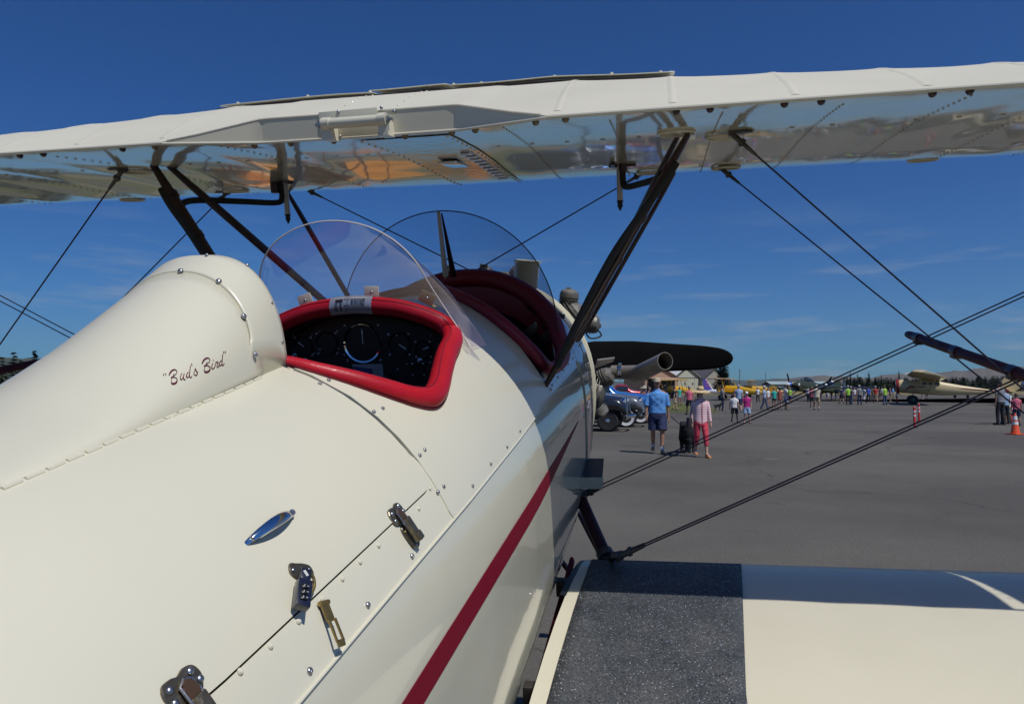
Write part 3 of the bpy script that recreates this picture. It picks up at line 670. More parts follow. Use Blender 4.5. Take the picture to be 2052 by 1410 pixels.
gauge(727, 687, 37, .0, M['chrome'])
g2 = gauge(655, 688, 21, None, M['black']); gauge(608, 694, 18, -.9, M['black']); gauge(800, 690, 22, 2.2); gauge(848, 700, 16, 1.2); gauge(838, 740, 12, None)
rd = mat('gauge_red', (.5, .02, .02), .5); gr = mat('gauge_green', (.03, .22, .10), .5); c = onp(727, 687); r = (onp(764, 687)-c).length
for a0, a1, m_ in ((-1.30, -1.16, rd), (-2.25, -1.75, gr)):
    b = B(); b.rings([[c+Vector((sin(a)*r*q, .0015, cos(a)*r*q)) for q in (.82, .93)] for a in np.linspace(a0, a1, 8)], close=False, caps=False); b.build('gauge_arc', m_, ip)
b = B(); b.box(onp(738, 748)+Vector((0, -.001, 0)), (.085, .002, .05)); dp = b.build('data_plate', plc, ip)
b = B(); b.box(onp(731, 741)+Vector((-.006, -.0032, 0)), (.055, .001, .014), Matrix.Rotation(.12, 3, 'Y')); b.build('data_plate_band', mat('plate_blue', (.05, .05, .14), .5), dp, shift=-OFF)
for x, y in ((641, 664), (641, 700), (640, 707), (630, 708), (625, 671), (676, 663), (678, 698), (780, 672), (795, 672), (815, 707), (762, 739), (797, 740), (816, 729), (800, 775), (864, 672), (862, 726), (588, 672), (593, 709), (690, 711)):
    place(SCR, 'screw', onp(x, y), Vector((0, -1, 0)), ip, .001, random.uniform(.38, .62))
b = B(); b.lathe([(.001, .022), (.010, .020), (.012, .008), (.006, .004), (.006, 0)], onp(778, 757), (0, -1, 0), 12); b.build('knob', M['black'], ip)
for x, y in ((590, 712), (612, 722), (842, 722)):
    b = B(); b.lathe([(.001, .014), (.004, .012), (.003, .004), (.007, .002), (.007, 0)], onp(x, y), (0, -1, 0), 10); b.build('switch', M['steel'], ip)
# ------------------------------------------------------------------ wings
UT = [(1.27, .665), (1.255, .70), (1.22, .725), (1.15, .755), (1.05, .785), (.95, .806), (.85, .82), (.75, .828), (.65, .830), (.55, .826), (.45, .812), (.38, .797), (.3, .772), (.22, .742), (.15, .714), (.08, .682), (.03, .655), (0, .642)]
UB = [(0, .634), (.06, .633), (.2, .634), (.39, .632), (.6, .622), (.8, .606), (1.0, .592), (1.1, .592), (1.18, .603), (1.235, .628), (1.262, .65)]
RIB = .262
def kf(u): return lerp(abs(u), [.45, .6, 1.0, 1.46, 1.8], [1., .97, .87, .755, .72])
def tilt(u): return .008*u if u > 0 else .013*u
def upper_section(u, v_te=0.):
    k = abs(((u+RIB*.5) % RIB)-RIB*.5)/(RIB*.5); sag = .0036*(1-(1-k)**3)*(abs(u) > .30)
    tip = max(0, (abs(u)-3.6)/.55); sc = sqrt(max(.02, 1-tip**2)) if tip > 0 else 1
    cut = 0.
    if abs(u) < .50: cut = .085*min(1, (.50-abs(u))/.235)
    pts = []
    for v, w in UT:
        f = 4*max(0, (v/1.27)*(1-v/1.27)); ww = .638+(w-.638)*kf(u)-sag*f*1.1
        if v < cut: ww = None
        pts.append((v, ww))
    base = [(v, w) for v, w in pts if w is not None]
    if cut > 0:
        wt = float(np.interp(cut, [p[0] for p in UT[::-1]], [p[1] for p in UT[::-1]])); wt += .012*(cut/.085)
        n_missing = sum(1 for v, w in pts if w is None); base += [(cut, wt)]*n_missing
    bot = []
    for v, w in UB:
        f = 4*max(0, (v/1.27)*(1-v/1.27)); ww = w+sag*f*.6
        bot.append((max(v, cut), ww))
    scal = (.004*(1-(1-k)**2) if cut == 0 else 0)
    R = []
    for v, w in base+bot:
        if v < .02 and cut == 0: v += scal
        vm, wm = .55, .70
        R.append(Vector((u, vm+(v-vm)*sc, wm+(w-wm)*(sc**1.0)-tilt(u))))
    return R
wing = empty('upper_wing', (0, 0, 0)); wing.parent = plane; wing['_pl'] = 1
AIL = 2.16   # aileron begins here, with a slit that lets a streak of sun through
def us(u0, u1, st=RIB/8):
    ks = [u0]+[x for x in np.arange(math.ceil(u0/st)*st, u1, st) if x-u0 > 1e-3 and u1-x > 1e-3]+[u1]; return ks
ul_ = sorted(set([round(x, 4) for x in us(-AIL, AIL)]+[-.5, -.265, .265, .5, -.262, .262]))
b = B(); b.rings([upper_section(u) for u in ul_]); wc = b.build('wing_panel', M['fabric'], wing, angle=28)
def clip_sec(u, vmin=None, vmax=None):
    S = upper_section(u); R = []
    for p in S:
        q = p.copy()
        if vmin is not None and q.y < vmin:
            top = q.z > .68 or (p in S[:len(UT)]); q.y = vmin
            arr = [x for x in (S[:len(UT)] if S.index(p) < len(UT) else S[len(UT):])]; arr = sorted(arr, key=lambda a: a.y); q.z = float(np.interp(vmin, [a.y for a in arr], [a.z for a in arr]))
        if vmax is not None and q.y > vmax:
            arr = [x for x in (S[:len(UT)] if S.index(p) < len(UT) else S[len(UT):])]; arr = sorted(arr, key=lambda a: a.y); q.y = vmax; q.z = float(np.interp(vmax, [a.y for a in arr], [a.z for a in arr]))
        R.append(q)
    return R
for sg in (1, -1):
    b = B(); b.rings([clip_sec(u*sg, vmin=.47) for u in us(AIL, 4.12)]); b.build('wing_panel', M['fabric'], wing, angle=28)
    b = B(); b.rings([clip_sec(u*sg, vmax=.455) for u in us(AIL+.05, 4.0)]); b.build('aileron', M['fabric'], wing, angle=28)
def ub(u, v): return Vector((u, v, float(np.interp(v, [p[0] for p in UB], [p[1] for p in UB]))-tilt(u)))
def ut(u, v): return Vector((u, v, .638+(float(np.interp(v, [p[0] for p in UT[::-1]], [p[1] for p in UT[::-1]]))-.638)*kf(u)-tilt(u)))
# narrow bead along the trailing edge, and along the cut-out lip
for sg in (1, -1):
    b = B(); b.tube([Vector((sg*u, .003, .638-tilt(sg*u))) for u in np.linspace(.5, 4.0, 60)], .0048, n=8); b.build('trailing_edge', M['cream'], wing)
b = B(); b.tube([Vector((u, .085*min(1, (.50-abs(u))/.235)-.0, .636-tilt(u))) for u in np.linspace(-.5, .5, 41)], .0035, n=8); b.build('cutout_lip', M['cream'], wing)
b = B(); tt = lambda u: float(np.interp(.085*min(1, (.50-abs(u))/.235), [p[0] for p in UT[::-1]], [p[1] for p in UT[::-1]]))+.012*min(1, (.50-abs(u))/.235)
b.tube([Vector((u, .085*min(1, (.50-abs(u))/.235)+.002, tt(u)-tilt(u))) for u in np.linspace(-.49, .49, 41)], .0035, n=8); b.build('cutout_lip', M['cream'], wing)
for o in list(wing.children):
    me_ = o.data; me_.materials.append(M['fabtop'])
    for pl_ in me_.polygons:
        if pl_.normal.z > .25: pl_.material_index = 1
# rib tapes on the top
tp = B()
for i in range(-14, 15):
    u = i*RIB
    if abs(u) < .3 or abs(u) > 3.6: continue
    b = B(); R = []
    for v in np.linspace(.03, 1.2, 30): p = ut(u, v); R.append([p+Vector((dx, 0, h)) for dx, h in ((-.009, .0001), (-.007, .0008), (-.002, .0010), (0, .0014), (.002, .0010), (.007, .0008), (.009, .0001))])
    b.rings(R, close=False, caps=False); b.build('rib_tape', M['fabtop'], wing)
# stitching rows under the wing
sm = mat('stitch_thread', (.34, .32, .26), .6)
for i in range(-10, 12):
    u = (i+.5)*RIB*.98
    if abs(u) < .3 or (u < 0 and i % 2): continue
    b = B()
    for v in np.arange(.08, 1.14, .032):
        p = ub(u, v); b.box(p-Vector((0, 0, .0006)), (.004, .008, .0014))
    so2 = b.build('stitch_row', sm, wing, flat=True); so2['kind'] = 'stuff'
b = B()
for u in np.arange(-1.9, 2.6, .1): b.box(ub(u, .39)-Vector((0, 0, .0)), (.012, .004, .002))
so2 = b.build('stitch_row', sm, wing, flat=True); so2['kind'] = 'stuff'
# metal tank covers: a raised skin on the crest between the root ribs
def cover(u0, u1, v0, v1, h, nm='tank_cover'):
    b = B(); R = []
    for u in np.linspace(u0, u1, 40):
        row = []
        for v in np.linspace(v0, v1, 12):
            p = ut(u, v); e = min(1, min(v-v0+.004, v1-v)/.03) if v > v0+.001 else .9
            row.append(p+Vector((0, 0, h*max(.15, min(1, min(abs(u-u0), abs(u1-u))/.03+.3)))+.0015*sin(u*23)*sin(v*9)) if False else p+Vector((0, 0, h+.0012*sin(u*17))))
        R.append(row)
    b.rings(R, close=False, caps=False); o = b.build(nm, M['cream'], wing); md = o.modifiers.new('t', 'SOLIDIFY'); md.thickness = .003; md.offset = 0; return o
cover(-.66, -.13, .52, 1.02, .016); cover(-.12, .12, .50, 1.05, .020); cover(.13, .80, .50, 1.02, .016)
b = B(); b.tube([ut(u, .50)+Vector((0, 0, .004)) for u in np.linspace(-.66, .80, 40)], .0035, n=6); b.build('cover_seam', mat('seal_black', (.02, .012, .012), .6), wing)  # black tube along the cover edge stands in for its shadow gap
for u, v in ((-.60, .53), (-.35, .53), (-.14, .54), (-.07, .53), (.06, .53), (.14, .52), (.22, .55), (.45, .53), (.62, .52), (.76, .52)):
    b = B(); b.lathe([(.001, .008), (.005, .006), (.006, 0)], ut(u, v)+Vector((0, 0, .016)), (0, 0, 1), 8); b.build('fuel_cap_screw' if False else 'cover_screw', M['cream'], wing)
for u in (-.085, .085):
    for k in range(7): place(RIV, 'rivet', ut(u, .12+k*.05)+Vector((0, 0, .001)), Vector((0, -.25, 1)).normalized(), wing, 0, .8)
# inspection plate and bright sump hatch under the centre section
b = B(); R = [[ub(u, v)-Vector((0, 0, .003)) for v in np.linspace(.12, 1.12, 14)] for u in np.linspace(-.02, .235, 4)]
b.rings(R, close=False, caps=False); hp = b.build('hatch_plate', mat('polished_plate', (.55, .55, .52), .10, .6, bump=.3, bscale=30, bdist=.004), wing)
for sg, u in ((0, -.01), (1, .225)):
    for v in np.arange(.14, 1.1, .045): place(RIV, 'rivet', ub(u, v)-Vector((0, 0, .003)), Vector((0, 0, -1)), wing, 0, 1.1)
for v in np.arange(.45, .98, .055): b = B(); b.box(ub(.19, v)-Vector((0, 0, .006)), (.035, .022, .006), None, .001); b.build('hatch_clip', M['chrome'], hp)
b = B(); b.box(ub(.10, .62)-Vector((0, 0, .006)), (.06, .16, .006), None, .001); b.build('hatch_strip', M['chrome'], hp)
# drain grommets along the rear edge
for x, y in ((39, 307), (86, 304), (245, 294), (310, 290), (509, 284), (582, 280), (668, 274), (811, 264), (905, 260), (952, 254), (1073, 237), (1133, 230), (1355, 214), (1423, 210), (1572, 202), (1646, 197), (1869, 182), (1944, 175)):
    p = hit(x, y-1, 1, .012 if (x < 320 or x > 1080) else .05+.0); cu = .085*min(1, max(0, (.5-abs(p.x))/.235)); p = hit(x, y-1, 1, .014+cu); p.z = .631-tilt(p.x)
    b = B(); b.lathe([(.001, .0070), (.0045, .006), (.0072, .003), (.0085, 0), (.0085, -.002)], p, (0, 0, -1), 12); b.build('drain_grommet', M['bronze'] if abs(p.x) < .6 else M['strut'], wing)
for px, py in ((1485, 345), (1445, 272), (560, 478), (1270, 545)):
    pass
for u, v in ((.93, .46), (.98, 1.0), (.72, 1.02), (.80, .35), (1.65, 1.12), (-.95, .46), (-1.5, 1.1), (-.9, .95)):
    b = B(); p = ub(u, v); b.tube([p+Vector((cos(a)*.048, sin(a)*.048, -.002)) for a in np.linspace(0, 2*pi, 25)[:-1]], .004, n=6, closed=True); b.build('inspection_ring', M['fabric'], wing)
# grab handle at the cut-out
gh = empty('grab_handle', (0, 0, 0)); gh.parent = plane; gh['_pl'] = 1
b = B(); b.tube([(-.075, .045, .667), (.094, .045, .6655)], .0135, n=16); b.build('handle_bar', M['cream'], gh)
for u in (-.062, .088):
    b = B(); b.prism([(-.014, 0), (.014, 0), (.010, .045), (-.010, .045)], (1, 0, 0), (0, .0, 1), (u, .045, .628), (0, 1, 0), -.004, .044); b.lathe([(.016, -.010), (.016, .010)], (u, .045, .667), (1, 0, 0), 14); b.build('handle_bracket', M['cream'], gh)
for u, d in ((-.078, -1), (.098, 1)):
    b = B(); b.lathe([(.009, 0), (.009, .006), (.004, .006), (.004, .014), (.001, .014)], (u, .045, .666), (d, 0, 0), 6); b.build('bolt', M['steel'], gh, flat=True)
for u, dz in ((-.045, .03), (-.045, -.03), (.072, .032), (.105, .02)):
    place(SCR, 'screw', Vector((u, .083, .67+dz)), Vector((0, -1, 0)), gh, .002, .8)
b = B(); b.box((-.02, .084, .671), (.16, .0035, .066), None, .001); b.build('handle_plate', M['cream'], gh)

# lower wings
LT = [(.625, -.752), (.622, -.735), (.61, -.72), (.58, -.702), (.53, -.683), (.46, -.662), (.38, -.643), (.28, -.626), (.15, -.611), (.0, -.603), (-.15, -.604), (-.3, -.613), (-.45, -.630), (-.6, -.655), (-.68, -.672)]
LB = [(-.68, -.678), (-.5, -.690), (-.2, -.712), (.1, -.735), (.35, -.757), (.5, -.768), (.58, -.770), (.61, -.762)]
def ltop(u, v): return Vector((u, v, float(np.interp(v, [p[0] for p in LT[::-1]], [p[1] for p in LT[::-1]]))+.02*(abs(u)-.5)))
def onw(x, y):
    w = -.62
    for i in range(12): p = hit(x, y, 2, w); w = ltop(p.x, min(.62, p.y)).z
    return hit(x, y, 2, w)
def root_u(v): return lerp(v, [-.7, -.33, .57], [.463, .474, .502])
def lsec(u, sg=1, k=0.):
    e = (u-root_u(0))/1.; R = []
    tip = max(0, (u-2.55)/.5); sc = sqrt(max(.02, 1-tip*tip)) if tip > 0 else 1
    kk = abs(((u+.02) % .24)-.12)/.12; sag = .002*(kk**2)
    for v, w in LT+LB:
        du = (root_u(v)-root_u(0))*max(0, 1-e/1.5)
        f = 1 if w > -.66 and v < .5 else 0
        vm, wm = 0., -.68
        R.append(Vector((sg*(u+du), vm+(v-vm)*sc, wm+(w-wm)*sc+.02*(u-.5)-sag*f*(v < .5))))
    return R
for sg in (1, -1):
    lw = empty('lower_wing', (0, 0, 0)); lw.parent = plane; lw['_pl'] = 1
    b = B(); b.rings([lsec(u, sg) for u in us(root_u(0), 3.04, .03)]); b.build('wing_panel', M['fabric2'], lw, angle=28)
    # rounded black root fairing at the leading edge
    b = B(); b.rings([[Vector((sg*(root_u(v)-d), v*(.985), w)) for v, w in LT[:9]+LB[-4:]] for d in (-.002, .010, .016)]); b.build('root_cap', M['black'], lw)
    b = B(); b.tube([Vector((sg*.455, v, -.70-.02*(.5-v))) for v in np.linspace(.55, -.62, 12)], .018, n=8, flat=.5); b.build('root_gap_strip', M['maroon'], lw)
    for v in (.30, -.22):
        b = B(); b.box((sg*.466, v, -.665), (.05, .03, .05), None, .004); b.build('wing_fitting', M['wirefit'], lw)
    if sg == 1: LW = lw
# gritty walkway, laid on the wing root
m = bpy.data.materials.new('walkway_grit'); m.use_nodes = True; t = m.node_tree; pb = t.nodes['Principled BSDF']
tcn = t.nodes.new('ShaderNodeTexCoord'); vo = t.nodes.new('ShaderNodeTexVoronoi'); vo.inputs['Scale'].default_value = 300; t.links.new(tcn.outputs['Object'], vo.inputs['Vector'])
n1 = t.nodes.new('ShaderNodeTexNoise'); n1.inputs['Scale'].default_value = 9; n1.inputs['Detail'].default_value = 6; t.links.new(tcn.outputs['Object'], n1.inputs['Vector'])
sp_ = t.nodes.new('ShaderNodeSeparateColor'); t.links.new(vo.outputs['Color'], sp_.inputs[0])
cr = t.nodes.new('ShaderNodeValToRGB'); cr.color_ramp.elements[0].position = .3; cr.color_ramp.elements[0].color = (.040, .046, .052, 1); cr.color_ramp.elements[1].position = .7; cr.color_ramp.elements[1].color = (.082, .084, .086, 1); t.links.new(n1.outputs['Fac'], cr.inputs[0])
# facets tilt at random; on a few, sun sparkle is painted as pale colour
th0 = t.nodes.new('ShaderNodeMath'); th0.operation = 'GREATER_THAN'; th0.inputs[1].default_value = .935; t.links.new(sp_.outputs[0], th0.inputs[0])
th1 = t.nodes.new('ShaderNodeMath'); th1.operation = 'LESS_THAN'; th1.inputs[1].default_value = .36; t.links.new(vo.outputs['Distance'], th1.inputs[0])
thr = t.nodes.new('ShaderNodeMath'); thr.operation = 'MULTIPLY'; t.links.new(th0.outputs[0], thr.inputs[0]); t.links.new(th1.outputs[0], thr.inputs[1])
mx = t.nodes.new('ShaderNodeMix'); mx.data_type = 'RGBA'; t.links.new(thr.outputs[0], mx.inputs['Factor']); t.links.new(cr.outputs[0], mx.inputs['A']); mx.inputs['B'].default_value = (.80, .82, .86, 1); t.links.new(mx.outputs['Result'], pb.inputs['Base Color'])
nm_ = t.nodes.new('ShaderNodeNewGeometry'); sub = t.nodes.new('ShaderNodeVectorMath'); sub.operation = 'SUBTRACT'; t.links.new(vo.outputs['Color'], sub.inputs[0]); sub.inputs[1].default_value = (.5, .5, .5)
scl = t.nodes.new('ShaderNodeVectorMath'); scl.operation = 'SCALE'; scl.inputs['Scale'].default_value = 1.15; t.links.new(sub.outputs[0], scl.inputs[0]); ad = t.nodes.new('ShaderNodeVectorMath'); ad.operation = 'ADD'; t.links.new(nm_.outputs['Normal'], ad.inputs[0]); t.links.new(scl.outputs[0], ad.inputs[1])
no = t.nodes.new('ShaderNodeVectorMath'); no.operation = 'NORMALIZE'; t.links.new(ad.outputs[0], no.inputs[0]); t.links.new(no.outputs[0], pb.inputs['Normal'])
rr_ = t.nodes.new('ShaderNodeMix'); rr_.data_type = 'FLOAT'; t.links.new(thr.outputs[0], rr_.inputs['Factor']); rr_.inputs['A'].default_value = .62; rr_.inputs['B'].default_value = .30; t.links.new(rr_.outputs['Result'], pb.inputs['Roughness'])
mt_ = t.nodes.new('ShaderNodeMath'); mt_.operation = 'MULTIPLY'; mt_.inputs[1].default_value = .5; t.links.new(thr.outputs[0], mt_.inputs[0]); t.links.new(mt_.outputs[0], pb.inputs['Metallic'])
M['walk'] = m
wl_pts = [onw(x, y) for x, y in ((1187, 1121), (1175, 1150), (1160, 1191), (1131, 1285), (1095, 1410))]; wr_pts = [onw(x, y) for x, y in ((1485, 1129), (1487, 1160), (1488.5, 1201), (1492, 1300), (1496, 1410))]
def wlu(v): return float(np.interp(v, [p.y for p in wl_pts[::-1]], [p.x for p in wl_pts[::-1]]))
def wru(v): return float(np.interp(v, [p.y for p in wr_pts[::-1]], [p.x for p in wr_pts[::-1]]))
b = B(); R = []
for v in [-.62, -.55, -.45, -.35, -.25, -.15, -.05, .05, .15, .25, .33, .40, .46, .50, .53, .555]:
    a_, c_ = wlu(v)-(0 if v > -.33 else (-.33-v)*.05), wru(v)
    R.append([ltop(a_+(c_-a_)*i/14, v)+Vector((0, 0, .0030)) for i in range(15)])
b.rings(R, close=False, caps=False); wk = b.build('walkway', M['walk'], LW); md = wk.modifiers.new('t', 'SOLIDIFY'); md.thickness = .002

# ------------------------------------------------------------------ struts and wires
def strut(name, a, b_, r, m=M['strut'], flat=.5, label=None, par=None, taper=True):
    a, b_ = Vector(a), Vector(b_); n = 9; P = [a+(b_-a)*i/(n-1) for i in range(n)]
    rr = [r*(.62 if i in (0, n-1) else .9 if i in (1, n-2) else 1) if taper else r for i in range(n)]
    bb = B(); bb.tube(P, rr, n=14, flat=flat, upv=(0, 1, 0)); return bb.build(name, m, par or plane, label=label)
def clevis(p, d, r=.009, L_=.075, par=None):
    p, d = Vector(p), Vector(d).normalized(); bb = B()
    bb.tube([p, p+d*L_*.3, p+d*L_*.32, p+d*L_*.45, p+d*L_*.47, p+d*L_], [r*.8, r*.8, r*1.25, r*1.25, r*.7, r*.45], n=10)
    s = Vector((0, 1, 0)); bb.box(p-d*.008, (.012, .028, .016)); bb.lathe([(.006, -.016), (.006, .016)], p, s, 8)
    return bb.build('wire_fork', M['wirefit'], par or plane)
def wire(a, b_, r=.0025, f0=True, f1=True, L0=.08, name='bracing_wire'):
    a, b_ = Vector(a), Vector(b_); d = (b_-a).normalized(); bb = B(); bb.tube([a, a+(b_-a)*.5, b_], r, n=8); o = bb.build(name, M['wire'], plane)
    if f0: clevis(a, d, L_=L0, par=o)
    if f1: clevis(b_, -d, L_=L0, par=o)
    return o
for sg in (1, -1):
    S = lambda x, y, z: Vector((sg*x, y, z-(.012*sg*x if z > .4 else 0)))
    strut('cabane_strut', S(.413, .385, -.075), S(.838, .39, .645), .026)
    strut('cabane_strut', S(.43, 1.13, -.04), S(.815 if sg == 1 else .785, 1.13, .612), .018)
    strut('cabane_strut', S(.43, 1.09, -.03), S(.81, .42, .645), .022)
    # hoses strapped along the rear strut
    bb = B(); bb.tube(catmull([S(.455, .36, -.01), S(.53, .35, .14), S(.62, .345, .30), S(.70, .35, .42), S(.765, .36, .505), S(.80, .37, .56)], 5), .0105, n=10); bb.build('fuel_hose', M['rubber'], plane)
    for k in (.30, .52, .68, .86):
        c = S(.413, .385, -.075).lerp(S(.838, .39, .645), k); bb = B(); d_ = (S(.838, .39, .645)-S(.413, .385, -.075)).normalized(); bb.tube([c-d_*.010, c+d_*.010], .0285, n=14, flat=.58, upv=(0, 1, 0)); bb.build('strut_clamp', M['strut'], plane)
    bb = B(); bb.tube(catmull([S(.632, .82, .60), S(.632, .82, .55), S(.645, .80, .532), S(.70, .68, .532), S(.755, .50, .530), S(.765, .42, .515), S(.745, .39, .48)], 6), .0105, n=10); bb.build('fuel_pipe', M['rubber'], plane)
    bb = B(); bb.box(S(.652, .82, .60), (.028, .04, .065), None, .005) if sg == -1 else bb.tube([S(.632, .82, .612), S(.632, .82, .585)], .014, n=10); bb.build('fuel_valve', M['strut'], plane)
    st = B(); st.lathe([(.0105, 0), (.0105, -.20)], S(.62, .83, .69), (0, 0, 1), 14); sto = st.build('sight_tube', mat('sight_tube_plastic', (.45, .46, .50), .15, coat=.6), plane)
    st = B(); st.lathe([(.001, -.034), (.004, -.034), (.005, -.026), (.009, -.022), (.009, -.006), (.0115, -.004), (.0115, 0)], S(.62, .83, .49), (0, 0, 1), 12); st.build('tube_cap', M['black'], sto)
    bb = B(); bb.box(S(.63, .83, .606), (.09, .015, .012)); bb.box(S(.60, .80, .606), (.012, .07, .010)); bb.build('tube_bracket', M['strut'], plane)
    # wires
    for a_, b_ in ((S(.951, .39, .626), Vector((sg*2.25, .40, -.62))), (S(.966, .98, .59), Vector((sg*2.28, .56, -.64)))):
        wire(a_, b_)
        bb = B(); bb.prism([(-.012, -.015), (.03, -.02), (.05, 0), (.03, .02), (-.012, .015)], (sg*1, 0, 0), (0, 1, 0), a_+Vector((0, 0, .008)), (0, 0, 1), -.004, .004); bb.build('wire_lug', M['wirefit'], plane)
    for off in (0, .032):
        wire((sg*(.628), .39-off, -.593+off*.2), (sg*2.93, .39-off, .60), .0025)
        wire((sg*.46, .95-off*1.4, -.60), (sg*2.86, .97-off*1.4, .59), .0024)
    wire(S(.693, 1.13, .605), (-sg*.36, 1.16, .06), .0026)
    # javelin: fore-and-aft rod that ties the wires together where they cross
    j0 = Vector((sg*1.60, 1.06, -.020)); j1 = Vector((sg*1.675, .20, -.040))
    bb = B(); Pj = [j0+(j1-j0)*k for k in (0, .015, .04, .1, .5, .9, .96, 1)]; bb.tube(Pj, [.005, .011, .0138, .0148, .0148, .0148, .0148, .006], n=16); jo = bb.build('javelin', M['javelin'], plane)
    for k in (.115, .42, .78):
        c = j0.lerp(j1, k); bb = B(); bb.box(c-Vector((0, 0, .014)), (.024, .04, .016), None, .004); bb.tube([c+Vector((0, -.02, 0)), c+Vector((0, .02, 0))], .0165, n=16); bb.build('javelin_clamp', M['strut'], jo)
    # interplane struts
    strut('interplane_strut', (sg*2.18, .30, -.60), (sg*2.90, .98, .59), .035, M['maroon']); strut('interplane_strut', (sg*2.14, -.25, -.60), (sg*2.95, .39, .60), .035, M['maroon'])
    # strut stub between the fuselage and the lower wing
    strut('root_strut', (sg*.455, .87, -.605), (sg*.560, .60, -.690), .0215, M['javelin'], 1., taper=False)
    bb = B(); bb.lathe([(.030, -.02), (.030, .012), (.02, .02)], (sg*.563, .592, -.69), (-.1, .27, .085), 14); bb.box((sg*.585, .57, -.685), (.06, .05, .012), None, .003); bb.build('strut_fitting', M['wirefit'], plane); bb = B(); bb.box((sg*.458, .885, -.60), (.03, .05, .04), None, .006); bb.build('strut_fitting', M['wirefit'], plane)
    bb = B(); bb.tube([(sg*.585, .56, -.69), (sg*.60, .45, -.63), (sg*.635, .385, -.592)], [.008, .010, .006], n=8); bb.box((sg*.615, .42, -.612), (.035, .07, .02), Matrix.Rotation(-.5, 3, 'X'), .004); bb.build('turnbuckle', M['wirefit'], plane)
# step plate
bb = B(); p_ = [hit(1142, 918, 2, -.5), hit(1210, 918, 2, -.5), hit(1207, 958, 2, -.5), hit(1142, 958, 2, -.5)]
bb.rings([[p+Vector((0, 0, h)) for p in p_] for h in (-.004, 0)]); so_ = bb.build('step_plate', M['black'], plane, flat=True)
bb = B(); f_ = [p_[3], p_[2]]; bb.rings([[f_[0]+Vector((-.005, -.003, .003)), f_[1]+Vector((.004, -.003, .003)), f_[1]+Vector((.0, .006, -.042)), f_[0]+Vector((-.01, .006, -.042))], [f_[0]+Vector((-.005, .001, .003)), f_[1]+Vector((.004, .001, .003)), f_[1]+Vector((.0, .010, -.042)), f_[0]+Vector((-.01, .010, -.042))]]); bb.box((p_[0]+p_[3])/2+Vector((-.004, 0, .002)), (.006, .27, .006)); bb.build('step_lip', M['cream'], so_, flat=True)

# ------------------------------------------------------------------ windshields
def shield(name, fn_, ns, nt, gm_, rimm, rimr, par):
    bb = B(); bb.rings([[fn_(i/ns*2-1, j/nt) for j in range(nt+1)] for i in range(ns+1)], close=False, caps=False)
    o = bb.build(name, gm_, par, angle=180); bb = B(); bb.tube([fn_(i/ns*2-1, 1)for i in range(ns+1)], rimr, n=6); bb.build('glass_edge', rimm, o); return o
def ws1(s, t):
    # rear windshield: base wraps the deck just ahead of the coaming, the sheet leans back to its arched rim
    a = s*1.30; ub_ = .298*sin(a)/sin(1.30); vb = .155-.185*abs(s)**2.2; base = lift(vb, ub_, .012)
    rim = Vector((.222*sin(s*1.62)/1.0, -.115+.075*abs(s)**3, .195+.225*max(0., cos(s*1.5))**.92))
    if abs(s) > .82:
        k = (abs(s)-.82)/.18; rim = rim.lerp(base+Vector((0, -.01, .012)), k*k*(3-2*k))
    e = base.lerp(rim, t); bulge = sin(pi*t)*.012; e += Vector((e.x*.12*sin(pi*t), bulge, bulge*.6)); return e
shield('windshield', ws1, 56, 14, M['glass'], M['glassrim'], .0018, plane)
for x, y, ang in ((612, 604, -.5), (745, 588, .05), (856, 600, .75)):
    c = hit(x, y, 1, .045); c = Vector((c.x, .055, sec_z)) if False else c
    bb = B(); rot = Matrix.Rotation(ang*.6, 3, 'Y'); bb.box(c+Vector((0, 0, .004)), (.040, .003, .030), rot, .0014); bb.box(c+Vector((0, .012, -.012)), (.040, .022, .003), rot, .001); o = bb.build('windshield_bracket', M['bronze2'] if x > 800 else M['cream'], plane)
    place(SCR, 'screw', c+Vector((0, -.002, .003)), Vector((0, -1, 0)), o, .001, .8)
bb = B(); q = lift(.03, .30, .008); bb.tube([hit(918, 650, 1, 0.02), hit(940, 692, 1, .0)], .004, n=8, flat=.4); bb.build('windshield_clip', M['cream'], plane)
def ws2(s, t):
    a = s*1.25; ub_ = .40*sin(a)/sin(1.25); vb = 1.22-.42*abs(s)**2.0; base = lift(vb, ub_, .008)
    th = s*pi*.5; rim = Vector((.40*sin(th), .75+.02*abs(s), .045+.43*max(0, cos(th))**.95))
    if abs(s) > .9: rim = rim.lerp(base+Vector((0, -.02, .02)), (abs(s)-.9)/.1*.8)
    return base.lerp(rim, t)
shield('windshield', ws2, 64, 10, M['glass2'], M['dkrim'], .0020, plane)
bb = B(); q_ = hit(893, 552, 1, .90); bb.tube([Vector((0, .742, .470)), Vector((0, .742, .470)).lerp(q_, .5), q_], [.010, .014, .018], n=4, flat=.6); bb.build('windshield_post', mat('post_grey', (.50, .48, .42), .5), plane, flat=True)
bb = B(); bb.tube([Vector((.004, .765, .466)), hit(909, 552, 1, .98)], [.003, .013], n=6); bb.build('post_brace', M['strut'], plane)
bb = B(); bb.tube([ws2(s, 0)+Vector((0, 0, .004)) for s in np.linspace(-1, 1, 50)], .005, n=6); bb.build('windshield_gasket', M['black'], plane)
for px_, py_, vv in ((968, 543, 1.16), (900, 545, 1.2), (1068, 660, .98), (1100, 672, .9)):
    c = hit(px_, py_, 1, vv); bb = B(); bb.box(c, (.034, .004, .055), Matrix.Rotation(.2 if px_ < 1000 else .9, 3, 'Y'), .0018); bb.build('windshield_bracket', M['cream'] if px_ < 1000 else M['bronze'], plane)
